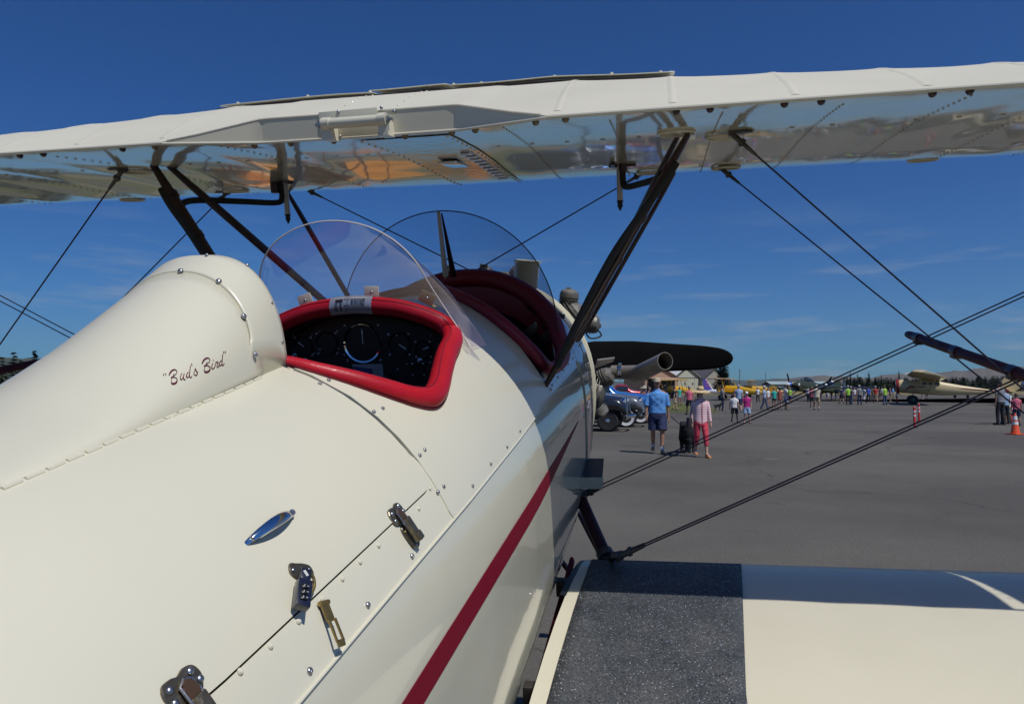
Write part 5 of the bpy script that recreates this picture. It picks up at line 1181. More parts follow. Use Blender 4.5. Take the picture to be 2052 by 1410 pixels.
# striped zip jacket
jk = bpy.data.materials.new('striped_jacket'); jk.use_nodes = True; t = jk.node_tree; tcn = t.nodes.new('ShaderNodeTexCoord'); wv = t.nodes.new('ShaderNodeTexWave'); wv.bands_direction = 'Z'; wv.inputs['Scale'].default_value = 5.2; wv.inputs['Distortion'].default_value = .8; wv.inputs['Detail'].default_value = 1
cr = t.nodes.new('ShaderNodeValToRGB'); cr.color_ramp.elements[0].position = .0; cr.color_ramp.elements[0].color = (.66, .24, .30, 1); cr.color_ramp.elements[1].position = .38; cr.color_ramp.elements[1].color = (.76, .62, .62, 1); t.links.new(tcn.outputs['Object'], wv.inputs['Vector']); t.links.new(wv.outputs['Fac'], cr.inputs[0]); t.links.new(cr.outputs[0], t.nodes['Principled BSDF'].inputs['Base Color']); t.nodes['Principled BSDF'].inputs['Roughness'].default_value = .8
wom = person(1405, 916, 1.60, 'capri', R_(4), jk, 'coral', 'woman in wide straw sun hat, pink striped jacket and coral capri trousers', hat='sunhat', hatc='straw', group='couple walking a dog', shoe=mcol('sandal_orange', (.55, .22, .08), .6), skin='b')
b = B(); b.tube([(0, -.128, .88), (0, -.135, 1.1), (0, -.15, 1.3), (0, -.105, 1.45)], .007, n=6); b.build('jacket_zip', mcol('zip_red', (.5, .03, .08), .6), wom)
b = B(); b.box((-.30, .0, .86), (.10, .22, .28), Matrix.Rotation(.1, 3, 'Y'), .03); b.tube([(-.27, 0, 1.0), (-.21, -.03, 1.3), (-.13, 0, 1.47)], .012, n=6); b.build('shoulder_bag', mcol('bag_dark', (.03, .02, .025), .6), wom)
b = B(); b.tube([(.245+cos(a)*.0, -.03, .93) if False else (.247+cos(a)*.034, -.02+sin(a)*.034, .925) for a in np.linspace(0, 2*pi, 13)[:-1]], .010, n=6, closed=True); b.build('wrist_watch', M['black'], wom)
def dog(p, H, rz, label, fluffy):
    P = [(0, 0, .52, .13), (0, -.18, .54, .14), (0, .18, .52, .12), (0, -.30, .66, .085), (0, -.36, .76, .08), (0, -.46, .74, .055), (0, -.53, .72, .035), (0, .30, .58, .03), (0, .38, .70, .022)]
    E = [(0, 1), (0, 2), (1, 3), (3, 4), (4, 5), (5, 6), (2, 7), (7, 8)]
    for s in (1, -1):
        i = len(P); P += [(s*.09, -.20, .40, .065), (s*.095, -.19, .22, .04), (s*.095, -.20, .06, .035), (s*.095, -.24, .03, .032)]; E += [(1, i), (i, i+1), (i+1, i+2), (i+2, i+3)]
        i = len(P); P += [(s*.09, .20, .40, .08), (s*.095, .14, .28, .05), (s*.095, .26, .17, .034), (s*.095, .23, .04, .034), (s*.095, .18, .025, .03)]; E += [(2, i), (i, i+1), (i+1, i+2), (i+2, i+3), (i+3, i+4)]
    if fluffy: P = [(x, y, z, r*1.38) for x, y, z, r in P]
    me = skinmesh(P, E); me.materials.clear(); me.materials.append(mcol('black_fur', (.010, .010, .011), .85, bump=.8, bscale=60, bdist=.02)); o = link('body', me)
    t = empty('dog', p, rz, label, 'dog'); t.scale = [H/.85]*3; o.parent = t
    b = B()
    for s in (1, -1): b.sph((s*.075, -.37, .76), .045, (.4, .9, 1.3), 8)
    b.build('ear', mcol('black_fur', 0, 0), t); b = B(); b.sph((0, -.575, .73), .02, (1, 1, .8), 6); b.build('nose', M['black'], t)
    b = B(); b.tube([(cos(a)*.10, -.31+sin(a)*.09, .67+sin(a)*.05) for a in np.linspace(0, 2*pi, 13)[:-1]], .012, n=5, closed=True); b.build('collar', cm('dark'), t); return t
p = gnd(1380, 908); dg_ = dog((p.x, p.y+.1, .004), .82, R_(-28), 'big fluffy black dog on a leash between the man and the woman', True)
hand = Vector(man.location)+Vector((.33, -.05, .90)); dn_ = Vector(dg_.location)+Vector((-.15, -.22, .66)); b = B(); b.tube([hand, hand.lerp(dn_, .5)-Vector((0, 0, .02)), dn_], .011, n=6); tag(b.build('leash', M['black']), 'black leash running from the man in blue to the fluffy dog', 'leash')
p = gnd(1438, 824); dog((p.x, p.y, .004), .62, R_(75), 'small black dog standing side on beside the man in grey', False)
G_ = [
 (1472, 847, 1.36, 'walk_short', 5, 'white', 'dark', 'barefoot child with dark hair, white and pink striped top, left of the magenta child', None, 'tan', 'hair'),
 (1497, 848, 1.42, 'stand_short', -5, 'magenta', 'lightblue', 'child in white cap and magenta top with patterned shorts', 'cap', 'white', 'blond'),
 (1481, 828, 1.80, 'walk_short', 170, 'lightblue', 'navy', 'tall man in pale blue shirt behind the two children', None, 'tan', 'greyhair'),
 (1448, 823, 1.78, 'stand_long', 80, 'grey', 'navy', 'man in grey shirt and jeans standing by the small dog', None, 'tan', 'hair'),
 (1382, 831, 1.74, 'walk_short', 190, 'pink', 'dark', 'man in pink red shirt seen from behind, left of the straw hat', None, 'tan', 'greyhair'),
 (1352, 822, 1.72, 'walk_short', 100, 'dark', 'khaki', 'man in black shirt and khaki shorts striding over the grass edge', None, 'tan', 'hair'),
 (1362, 812, 1.70, 'woman_short', 20, 'teal', 'lightblue', 'woman in turquoise top by the grass behind the blue shirted man', None, 'tan', 'blond'),
 (1300, 846, 1.66, 'woman_skirt', 100, 'purple', 'lightblue', 'woman in purple top half hidden behind the man in blue', None, 'tan', 'hair'),
 (1284, 838, 1.68, 'lean', 95, 'rust', 'dark', 'man in faded shirt and wide hat leaning by the blue pickup', 'sunhat', 'beige', None),
 (1292, 826, 1.72, 'photo', 180, 'navy', 'jeans', 'person in navy hooded top photographing the old trucks', None, 'tan', 'hair'),
 (1519, 806, 1.70, 'walk_long', 170, 'white', 'dark', 'man in white shirt and dark trousers in front of yellow aircraft', 'cap', 'white', 'hair'),
 (1532, 821, 1.74, 'walk_long', 60, 'lightblue', 'jeans', 'man in white cap and pale blue shirt striding near the spinner', 'cap', 'white', 'hair'),
 (1540, 815, 1.62, 'woman_short', 30, 'white', 'navy', 'woman in white top right behind the man in pale blue', None, 'tan', 'hair'),
 (1552, 822, 1.66, 'woman_short', 185, 'teal', 'dark', 'woman in teal top and black shorts seen from behind', None, 'tan', 'blond'),
 (1563, 821, 1.68, 'woman_short', 175, 'rust', 'rust', 'woman in rust coloured dress beside the teal top', 'cap', 'khaki', 'hair'),
 (1575, 821, 1.84, 'stand_short', 95, 'white', 'lightblue', 'tall man in white shirt and pale shorts under the spinner', None, 'tan', 'hair'),
 (1583, 809, 1.64, 'photo', 160, 'lime', 'purple', 'person in lime top just behind the tall white shirt', None, 'tan', 'blond'),
 (1620, 806, 1.74, 'walk_long', 150, 'white', 'dark', 'man in white shirt and black trousers beside the olive fighter wheel', None, 'tan', 'hair'),
 (1628, 816, 1.68, 'stand_short', 175, 'pink', 'dark', 'woman in pale pink shirt walking just left of the beige shirt', None, 'tan', 'blond'),
 (1637, 821, 1.82, 'big', 180, 'beige', 'khaki', 'heavy man in beige shirt, khaki shorts and white socks', 'cap', 'beige', None),
 (1658, 801, 1.62, 'stand_short', 150, 'white', 'white', 'person all in white in the crowd right of the fighter', None, 'tan', 'hair'),
 (1666, 802, 1.66, 'woman_short', 100, 'pink', 'dark', 'woman in pink crouched crowd edge below the dark wing', None, 'tan', 'hair'),
 (1675, 802, 1.60, 'woman_skirt', 70, 'rust', 'white', 'woman in rust top and white skirt below the dark wing', None, 'tan', 'blond'),
 (1687, 808, 1.72, 'walk_short', 200, 'navy', 'dark', 'man in navy shirt and white cap left of the lime vest', 'cap', 'white', 'hair'),
 (1700, 811, 1.80, 'stand_long', 185, 'lime', 'dark', 'man in lime vest and dark trousers seen from behind', 'cap', 'white', 'hair'),
 (1706, 810, 1.76, 'stand_long', 90, 'grey', 'jeans', 'man in grey shirt beside the lime vest', None, 'tan', 'greyhair'),
 (1713, 804, 1.64, 'woman_short', 0, 'white', 'purple', 'woman in white top and purple shorts between the grey shirts', None, 'tan', 'blond'),
 (1723, 811, 1.84, 'stand_long', 180, 'grey', 'navy', 'man in grey shirt, white cap and navy trousers seen from behind', 'cap', 'white', 'hair'),
 (1732, 802, 1.66, 'walk_long', 120, 'white', 'white', 'woman in white trousers just right of the navy trousers', None, 'tan', 'hair'),
 (1741, 807, 1.76, 'walk_long', 185, 'royal', 'dark', 'man in royal blue shirt and black trousers', None, 'tan', 'hair'),
 (1755, 807, 1.78, 'walk_short', 175, 'red', 'khaki', 'man in red shirt with number and khaki shorts', 'cap', 'white', 'hair'),
 (1762, 802, 1.70, 'stand_short', 30, 'dark', 'dark', 'person in dark clothes right of the red shirt', None, 'tan', 'hair'),
 (1774, 811, 1.82, 'stand_long', 200, 'lime', 'jeans', 'man in bright lime shirt and jeans near the cream aircraft nose', 'cap', 'olive', 'hair'),
 (1784, 805, 1.68, 'woman_short', 60, 'purple', 'dark', 'woman in purple top by the cream aircraft cowling', None, 'tan', 'hair'),
 (1797, 807, 1.40, 'lean', 80, 'white', 'red', 'person in white shirt and patterned red trousers bending under the nose', 'cap', 'white', None),
 (1645, 799, 1.68, 'stand_long', 90, 'orange', 'jeans', 'person in orange top deep in the crowd behind the beige shirt', None, 'tan', 'hair'),
 (1694, 799, 1.72, 'stand_long', 20, 'lightblue', 'dark', 'person in light blue shirt deep in the crowd behind the lime vest', None, 'tan', 'hair'),
 (1718, 798, 1.70, 'stand_short', 10, 'navy', 'khaki', 'person in navy shirt deep in the crowd between the two grey shirts', None, 'tan', 'hair'),
 (1748, 799, 1.72, 'stand_long', 200, 'olive', 'dark', 'person in olive shirt between the royal blue and the red shirts', None, 'tan', 'greyhair'),
 (1768, 799, 1.70, 'stand_short', 330, 'white', 'navy', 'person in white shirt behind the bright lime shirt', None, 'tan', 'hair'),
 (1790, 799, 1.72, 'stand_long', 30, 'blue', 'khaki', 'person in blue shirt in the gap before the cream cowling', None, 'tan', 'hair'),
 (1848, 800, 1.70, 'stand_short', 60, 'white', 'khaki', 'person whose pale legs show beneath the cream aircraft belly', None, 'tan', 'hair'),
 (1857, 799, 1.66, 'stand_short', 120, 'lightblue', 'dark', 'person in light blue standing beyond the cream aircraft belly', None, 'tan', 'hair'),
 (2006, 851, 1.92, 'stand_long', 200, 'grey', 'dark', 'tall person in long grey top and black trousers near the cone', 'cap', 'dark', 'hair'),
 (2015, 849, 1.62, 'stand_long', 170, 'lightblue', 'dark', 'person in pale blue shirt and black trousers beside the tall grey top', None, 'tan', 'hair'),
 (2021, 848, 1.52, 'photo', 190, 'white', 'beige', 'person in white and red cap carrying a dark bag behind the red post', 'cap', 'red', 'hair'),
 (2038, 853, 1.36, 'stand_short', 160, 'pink', 'navy', 'child in pale pink shirt and dark shorts behind the traffic cone', None, 'tan', 'hair')]
for x, y, H, pose, rz, sh_, lg_, lab, hat, hc_, hr in G_:
    person(x, y, H, pose, R_(rz), sh_, lg_, lab, hat, hc_, hr, skin=random.choice('aabbc') if x < 1990 else 'a')

# ------------------------------------------------------------------ cone and delineator posts
org = mat('cone_orange', (.72, .085, .02), .45); wht = mat('reflective_white', (.75, .75, .75), .35); redp = mat('post_red', (.55, .035, .03), .45)
p = gnd(2035, 870.5); t = empty('traffic_cone', (p.x, p.y, .004), .3, 'orange traffic cone with two white bands at the right edge', 'traffic cone')
b = B(); b.box((0, 0, .02), (.42, .42, .035), None, .012); b.build('base', org, t); b = B(); b.lathe([(.15, .03), (.14, .05), (.032, .72), (.026, .735), (.001, .735)], n=28); b.build('cone_body', org, t)
for z0, z1 in ((.34, .44), (.50, .64)):
    b = B(); b.lathe([(.1475-.1565*z0+.004, z0), (.1475-.1565*z1+.004, z1)], n=28, caps=False); b.bm.faces.ensure_lookup_table(); b.build('white_band', wht, t)
for x, y, lab in ((1833, 857.5, 'nearer red delineator post with two white bands'), (1842, 845, 'farther red delineator post with two white bands'), (2028, 848, 'red delineator post behind the traffic cone')):
    p = gnd(x, y); t = empty('delineator_post', (p.x, p.y, .004), 0, lab, 'bollard', 'red delineator posts on the apron')
    b = B(); b.lathe([(.11, 0), (.11, .02), (.06, .03), (.001, .03)], n=16); b.build('base', M['rubber'], t); b = B(); b.lathe([(.048, .02), (.048, .74), (.036, .76), (.050, .77), (.050, .82), (.02, .86), (.001, .86)], n=16); b.build('post', redp, t)
    for z in (.46, .62):
        b = B(); b.lathe([(.0495, z), (.0495, z+.075)], n=16, caps=False); b.build('white_band', wht, t)

# ------------------------------------------------------------------ old cars and trucks
def sring(x, hw, z0, z1, p=3., n=20, cy=0):
    zc, hz = (z0+z1)/2, (z1-z0)/2; R = []
    for k in range(n):
        a = 2*pi*(k+.5)/n; c, s = cos(a), sin(a); r = (abs(c)**p+abs(s)**p)**(-1/p); R.append(Vector((x, cy+hw*r*c, zc+hz*r*s)))
    return R
def truck(p, rz, paint, label, pick=True, white=True, cab_h=1.72, body='vintage pickup'):
    pm = mat('car_paint_'+paint[0], paint[1], .22, coat=1., metal=.25) ; t = empty('vintage_truck' if pick else 'vintage_car', (p.x, p.y, .004), rz, label, 'truck' if pick else 'car', 'old trucks and cars parked by the verge'); t.scale = (1.12, 1.12, 1.12)
    gl = mat('car_glass', (.02, .025, .03), .05, coat=1.)
    b = B(); b.rings([sring(x, hw, .62, z1, p_) for x, hw, z1, p_ in ((2.12, .30, 1.02, 3), (2.15, .33, 1.05, 3), (2.0, .38, 1.12, 3), (1.5, .46, 1.19, 3), (.85, .58, 1.25, 3.4), (.72, .62, 1.26, 3.4))]); b.build('hood', pm, t, angle=50)
    b = B(); b.rings([sring(x, hw, .48, z1, 3.6) for x, hw, z1 in ((.74, .66, 1.27), (.55, .68, 1.34), (.35, .66, 1.56), (.22, .63, cab_h-.03), (0, .62, cab_h), (-.45, .63, cab_h), (-.65, .63, cab_h-.06), (-.82, .66, 1.30), (-.88, .67, 1.2))]); b.build('cab', pm, t, angle=50)
    b = B(); b.rings([[Vector((.56, y, 1.31)) if z == 0 else Vector((.30, y*.9, cab_h-.14)) for y in (-.55, .55)] for z in (0, 1)], close=False, caps=False)
    for s in (1, -1): b.rings([[Vector((x_, s*(.672-(z_-1.2)*.07), z_)) for x_ in (.40-(z_-1.25)*.3, -.55)] for z_ in (1.25, cab_h-.16)], close=False, caps=False)
    b.build('window', gl, t, flat=True)
    if pick:
        b = B(); b.box((-1.55, 0, .82), (1.25, 1.16, .50), None, .04); b.build('bed', pm, t)
    else:
        b = B(); b.rings([sring(x, hw, .5, z1, 3) for x, hw, z1 in ((-.7, .66, 1.5), (-1.2, .64, 1.3), (-1.8, .55, 1.0), (-2.2, .4, .8))]); b.build('trunk', pm, t, angle=60)
    for s in (1, -1):
        b = B(); R = []
        for x_, z_, hw_, th_ in ((2.22, .52, .14, .12), (2.16, .76, .20, .16), (1.90, .90, .22, .20), (1.55, .93, .22, .20), (1.22, .84, .21, .14), (.92, .62, .17, .06), (.70, .44, .15, .04)):
            R.append([Vector((x_, s*.66+cos(a)*hw_, z_+sin(a)*th_-(th_ if sin(a) < 0 else 0)*.3)) for a in np.linspace(0, 2*pi, 15)[:-1]])
        b.rings(R); b.build('fender', pm, t, angle=60)
        b = B(); R = []
        for x_, z_ in ((-.85, .5), (-.98, .80), (-1.3, .98), (-1.65, .96), (-1.95, .78), (-2.1, .5)): R.append([Vector((x_, s*.70+cos(a)*.17, z_+sin(a)*.08)) for a in np.linspace(0, 2*pi, 13)[:-1]])
        b.rings(R); b.build('fender', pm, t, angle=60)
        b = B(); b.box((0, s*.74, .42), (1.6, .22, .05), None, .01); b.build('running_board', M['black'], t)
        b = B(); b.lathe([(.001, -.12), (.07, -.10), (.105, 0), (.11, .02)], (2.10, s*.45, 1.0), (1, 0, 0), 16); hl = b.build('headlight', M['chrome'], t); b = B(); b.lathe([(.10, .02), (.06, .035), (.001, .04)], (2.10, s*.45, 1.0), (1, 0, 0), 16); b.build('lens', mat('lamp_lens', (.6, .6, .58), .1, coat=1.), hl)
        for x_ in (1.58, -1.50):
            w = empty('wheel', (0, 0, 0)); w.parent = t; c = (x_, s*.70, .36)
            b = B(); b.lathe([(.20, -.09), (.30, -.10), (.35, -.05), (.36, 0), (.35, .05), (.30, .10), (.20, .09)], c, (0, 1, 0), 28); b.build('tyre', M['rubber'], w)
            if white:
                for q in (1, -1): b = B(); b.lathe([(.20, .092*q), (.30, .104*q), (.30, .100*q)], c, (0, 1, 0), 28, caps=False); b.build('whitewall', wht, w)
            b = B(); b.lathe([(.001, -.11), (.06, -.10), (.10, -.06), (.20, -.08), (.20, .08), (.10, .06), (.06, .10), (.001, .11)], c, (0, 1, 0), 20); b.build('rim', M['chrome'], w)
    b = B(); b.tube([(2.22, -.85, .50), (2.36, -.5, .50), (2.40, 0, .50), (2.36, .5, .50), (2.22, .85, .50)], .05, n=10); b.build('bumper', M['chrome'], t)
    b = B()
    b.box((2.16, 0, .84), (.03, .54, .42), None, .01); gr_ = b.build('grille', M['chrome'], t)
    for i in range(6): b = B(); b.box((2.185, 0, .68+i*.062), (.012, .50, .022)); b.build('grille_bar', M['black'], gr_)
    return t
def side(x, y, dx=0): p = gnd(x, y); return Vector((p.x+dx, p.y, 0))
truck(side(1206, 861, -1.45), R_(-14), ('charcoal', (.022, .024, .03)), 'dark charcoal car nearest the engine with chrome wheels', pick=False, white=False)
truck(side(1236, 853, -1.35), R_(-12), ('grey', (.15, .165, .18)), 'silver grey old pickup with white wall tyres')
truck(side(1270, 846, -1.45), R_(-12), ('blue', (.03, .16, .52)), 'bright blue old pickup beside the silver grey one', cab_h=1.66)
truck(side(1245, 822, -1.6), R_(-10), ('teal', (.03, .42, .42)), 'turquoise vintage car behind the two pickups', pick=False)
truck(side(1215, 830, -1.9), R_(-10), ('sky', (.10, .25, .5)), 'pale blue vintage car behind the charcoal one', pick=False)
truck(side(1272, 812, -1.0), R_(-10), ('redd', (.35, .02, .03)), 'red vintage car farthest in the row', pick=False)
# motorcycle-like front end beside the blue pickup
def canopy(p, w, label, c1, h=2.5, grp='pop-up canopies'):
    t = empty('canopy_tent', (p.x, p.y, 0), .2, label, 'tent', grp)
    b = B(); b.rings([[Vector((x_*w/2*s, y_*w/2*s, z)) for x_, y_ in ((-1, -1), (1, -1), (1, 1), (-1, 1))] for z, s in ((h-.25, 1.), (h, 1.), (h+.8, .05))]); b.build('canopy', mat('canopy_'+c1, CL.get(c1, (.3, .3, .3)), .7), t, flat=True)
    for x_ in (-1, 1):
        for y_ in (-1, 1): b = B(); b.tube([(x_*w*.49, y_*w*.49, 0), (x_*w*.49, y_*w*.49, h-.2)], .03, n=6); b.build('leg', wht, t)
canopy(gnd(2030, 789.5), 4., 'white canopy tent at the far right edge', 'white', 2.6); canopy(gnd(2049, 790.5), 4., 'navy canopy tent beside the white one', 'navy', 2.4)

# ------------------------------------------------------------------ parked aircraft
def aeroplane(name, p, rz, label, col, fusst, wings, tail, gear, extra=None, pitch=0., cat='aeroplane', stripe=None, tailcol=None, spinner=None, prop=True, group=None, open_=False, glasscab=None, ring=None):
    t = empty(name, (p.x, p.y, 0), rz, label, cat, group); t.rotation_euler = (0, -pitch, rz)
    pm = mat('aircraft_'+col[0], col[1], .35, coat=.5); tm = pm if tailcol is None else mat('aircraft_'+tailcol[0], tailcol[1], .35, coat=.5)
    b = B(); b.rings([sring(x, hw, z0, z1, 2.4, 18) for x, hw, z0, z1 in fusst]); b.build('fuselage', pm, t, angle=50)
    for i, (x, z, ch, span, th, dih, sw_) in enumerate(wings):
        b = B(); R = []
        for y in np.linspace(-span/2, span/2, 15):
            k = abs(y)/(span/2); c_ = ch*(1-.0*k) if k < .93 else ch*sqrt(max(.05, 1-((k-.93)/.07)**2*.8))
            if sw_: c_ *= 1-.45*k
            R.append([Vector((x+c_*(.5-q), y, z+abs(y)*dih+h*th*c_)) for q, h in ((0, 0), (.08, .07), (.3, .12), (.6, .08), (1, .005), (.6, -.02), (.2, -.04))])
        b.rings(R); b.build('wing', pm, t, angle=40)
    for pol, ax in tail:
        b = B(); b.rings([[Vector((x, d, z)) if ax == 'v' else Vector((x, z, d)) for x, z in pol] for d in ((-.04, .04) if ax == 'v' else (tail_z-.03, tail_z+.03))] if ax == 'v' else [[Vector((x, y, pol[0][2]+d)) for x, y, _ in pol] for d in (-.03, .03)]); b.build('tail_fin' if ax == 'v' else 'tailplane', tm, t, flat=True)
    gx, gy, gr_ = gear
    for s in (1, -1):
        b = B(); b.lathe([(.001, -.07), (gr_*.5, -.06), (gr_, -.07), (gr_*1.05, 0), (gr_, .07), (gr_*.5, .06), (.001, .07)], (gx, s*gy, gr_*1.05), (0, 1, 0), 20); b.build('wheel', M['rubber'], t); b = B(); b.lathe([(.001, -.085), (gr_*.45, -.075), (gr_*.45, .075), (.001, .085)], (gx, s*gy, gr_*1.05), (0, 1, 0), 14); b.build('hub_cap', mat('hub_green', (.06, .10, .09), .4), t)
        strut('gear_leg', (gx, s*gy*.92, gr_), (gx-.1, s*.4, fusst[len(fusst)//2][2]+.25), .06, pm, .5, par=t, taper=False)
    nx = fusst[0][0]; nz = (fusst[0][2]+fusst[0][3])/2
    if prop:
        pa = prop if isinstance(prop, (int, float)) and prop is not True else 1.2
        for k in range(2 if not spinner else 3):
            a = pa+k*(pi if not spinner else 2*pi/3); d = Vector((0, sin(a), cos(a))); b = B(); s_ = d.cross(Vector((1, 0, 0)))
            b.rings([[Vector((nx+.12, 0, nz))+d*r+s_*c_*cos(q)+Vector((.04*sin(q), 0, 0)) for q in np.linspace(0, 2*pi, 9)[:-1]] for r, c_ in ((.1, .06), (.4, .11), (.9, .12), (1.25, .10), (1.42, .04))]); b.build('propeller_blade', M['propb'], t)
    if spinner:
        for i, (cname, c_, x0, x1, r0, r1) in enumerate(spinner):
            b = B(); b.lathe([(r0, x0), ((r0+r1)/2*1.08, (x0+x1)/2), (max(.001, r1), x1)], (nx, 0, nz), (1, 0, 0), 20); b.build('spinner', mat('spin_'+cname, c_, .25, coat=1.), t)
    return t
def strutline(t, a, b_, r=.04, m=None, nm='wing_strut'): bb = B(); bb.tube([a, b_], r, n=8); bb.build(nm, m or M['maroon'], t)
# cream high-wing monoplane (nose to the left, shown side on)
pw = gnd(1832, 809.5); cyl_ = ('cream_yellow', (.62, .50, .27)); rz = R_(180-8)
fs = [(1.55, .30, 1.25, 2.15), (1.5, .52, 1.05, 2.35), (1.0, .58, .98, 2.42), (.4, .56, .95, 2.38), (0.0, .52, .92, 2.30), (-.6, .52, .86, 2.52), (-1.4, .52, .80, 2.5), (-2.4, .48, .75, 2.2), (-4.0, .34, .78, 1.85), (-6.0, .18, .85, 1.5), (-7.6, .05, .98, 1.25)]
fs = [(x, hw, z0+.12, z1) for x, hw, z0, z1 in fs]
mono = aeroplane('high_wing_aeroplane', Vector((pw.x, pw.y, 0)), rz, 'cream yellow high-wing monoplane with maroon stripe, parked side on at the right', cyl_, fs, [(-.9, 2.42, 2.9, 13.4, 1., .05, 0)],
   [([(-6.6, 1.2), (-7.3, 2.3), (-7.8, 2.85), (-8.5, 2.95), (-8.9, 2.5), (-8.75, 1.6), (-7.9, .95)], 'v'), ([(-6.9, 0, 1.25), (-7.3, 1.6, 1.25), (-7.7, 2., 1.25), (-8.3, 1.9, 1.25), (-8.3, -1.9, 1.25), (-7.7, -2., 1.25), (-7.3, -1.6, 1.25)], 'h')], (.15, 1.2, .42), pitch=0, prop=1.9)
rz = R_(155); mono.rotation_euler = (0, 0, rz)
for o in mono.children:
    if o.name.startswith('wing') and o.type == 'MESH' and 'strut' not in o.name:
        a_ = R_(-12); pv_ = Vector((-.9, 0, 2.42)); R3 = Matrix.Rotation(a_, 3, 'Y'); o.rotation_euler = (0, a_, 0); o.location = pv_-R3 @ pv_+Vector((.1, 0, .12))
b = B(); b.rings([sring(1.56, .54, 1.10, 2.42, 2.2), sring(1.45, .60, 1.05, 2.45, 2.2), sring(1.3, .60, 1.05, 2.45, 2.2)]); b.build('cowl_ring', mat('cowl_red', (.30, .02, .02), .35, coat=.5), mono)
for s in (1, -1):
    b = B(); b.rings([[Vector((x, s*(np.interp(-x, [1, 7.6], [.53, .06])+.015), z)) for z in (zc-.05, zc+.05)] for x, zc in ((-.2, 1.72), (-2, 1.66), (-4, 1.52), (-6, 1.36), (-7.4, 1.22))], close=False, caps=False); b.build('stripe', M['maroon'], mono)
    b = B(); b.rings([[Vector((x, s*(.60), z)) for z in (z0, z1)] for x, z0, z1 in ((.9, 1.3, 1.33), (.4, 1.55, 1.85), (-.1, 1.62, 1.8))], close=False, caps=False); b.build('nose_flash', mat('cowl_red', 0), mono)
    strutline(mono, Vector((-.2, s*.5, 1.2)), Vector((-.3, s*4.2, 2.45)), .05, mat('aircraft_cream_yellow', 0)); strutline(mono, Vector((-1.2, s*.5, 1.2)), Vector((-1.5, s*4.2, 2.45)), .05, mat('aircraft_cream_yellow', 0))
    for x_ in (-.9, -1.45, -2.0): b = B(); b.box((x_, s*.50, 2.02), (.38, .06, .26), None, .02); b.build('cabin_window', mat('car_glass', 0), mono)
b = B(); b.lathe([(.001, -.05), (.14, -.04), (.16, 0), (.14, .04), (.001, .05)], (-7.7, 0, .40), (0, 1, 0), 14); b.tube([(-7.7, 0, .45), (-7.6, 0, 1.1)], .05, n=8); b.build('tailwheel', M['rubber'], mono)
# white and yellow tail standing behind it
YL = ('yellow', (.62, .36, .01)); tl = [([(-5.2, 1.0), (-5.5, 2.0), (-5.7, 2.3), (-6.1, 2.3), (-6.25, 1.0)], 'v'), ([(-4.9, 0, 1.1), (-5.1, 1.4, 1.1), (-5.9, 1.6, 1.1), (-5.9, -1.6, 1.1), (-5.1, -1.4, 1.1)], 'h')]
smf = [(1.5, .18, .95, 1.5), (1.35, .42, .75, 1.7), (.8, .45, .65, 1.75), (0, .42, .6, 1.72), (-1.2, .40, .6, 1.8), (-2.4, .34, .65, 1.6), (-4, .22, .8, 1.4), (-6, .06, 1.0, 1.2)]
px = gnd(1992, 800); wt = aeroplane('parked_aeroplane', Vector((px.x+2.5, px.y+12, 0)), R_(20), 'white aircraft whose white and yellow tail stands behind the cream monoplane', ('white', (.6, .62, .64)), smf, [(.1, .75, 1.4, 9, 1., .03, 0)], [([(-4.6, 1.0), (-5.1, 3.1), (-6.3, 3.05), (-6.5, 1.0)], 'v'), tl[1]], (.6, 1.1, .25))
b = B(); b.rings([[Vector((x, d, z)) for x, z in ((-5.75, 1.0), (-5.7, 3.08), (-6.35, 3.03), (-6.55, 1.0))] for d in (-.05, .05)]); b.build('rudder', mat('aircraft_'+YL[0], YL[1], .35, coat=.5), wt, flat=True)
def yellowbi(x, y, rz, label, dY=0, col=YL, tailcol=None):
    p = gnd(x, y); t = aeroplane('yellow_biplane', Vector((p.x, p.y+dY, 0)), rz, label, col, [(1.6, .2, 1.35, 1.75), (1.5, .42, 1.15, 1.95), (1.1, .44, 1.0, 2.0), (0, .42, .85, 1.9), (-1.2, .40, .8, 1.9), (-2.4, .34, .75, 1.6), (-4, .22, .7, 1.25), (-5.6, .06, .75, .95)], [(.6, 2.75, 1.45, 9.6, .9, .01, 0), (.1, 1.05, 1.4, 9.2, .9, .02, 0)], [([(-4.6, .9), (-5.0, 1.7), (-5.4, 1.95), (-5.9, 1.8), (-6.0, .7)], 'v'), ([(-4.5, 0, .95), (-4.9, 1.5, .95), (-5.6, 1.6, .95), (-5.6, -1.6, .95), (-4.9, -1.5, .95)], 'h')], (.9, 1.0, .36), tailcol=tailcol, group='yellow biplanes on the line')
    for s in (1, -1):
        strutline(t, Vector((.9, s*3.3, 2.75)), Vector((.5, s*3.3, 1.15)), .04, mat('aircraft_'+col[0], 0)); strutline(t, Vector((.2, s*3.3, 2.75)), Vector((-.2, s*3.3, 1.15)), .04, mat('aircraft_'+col[0], 0)); strutline(t, Vector((.7, s*.35, 1.9)), Vector((.8, s*.7, 2.75)), .03, mat('aircraft_'+col[0], 0))
    b = B(); b.lathe([(.5, -.1), (.52, .05), (.45, .1)], (1.5, 0, 1.55), (1, 0, 0), 20); b.build('cowl_ring', M['engine'], t); return t
yellowbi(1462, 801.5, R_(150), 'yellow biplane behind the sun hat, nose towards the left')
yellowbi(1512, 796, R_(165), 'yellow biplane farther back beside the man in white')
yellowbi(1350, 798, R_(200), 'yellow biplane in front of the open hangar door')
yellowbi(700, 872, R_(215), 'orange yellow biplane parked ahead, mirrored in the wing underside', col=('orange', (.70, .27, .02)))
yellowbi(520, 850, R_(205), 'second orange yellow biplane beyond the fuselage', col=('orange', 0))
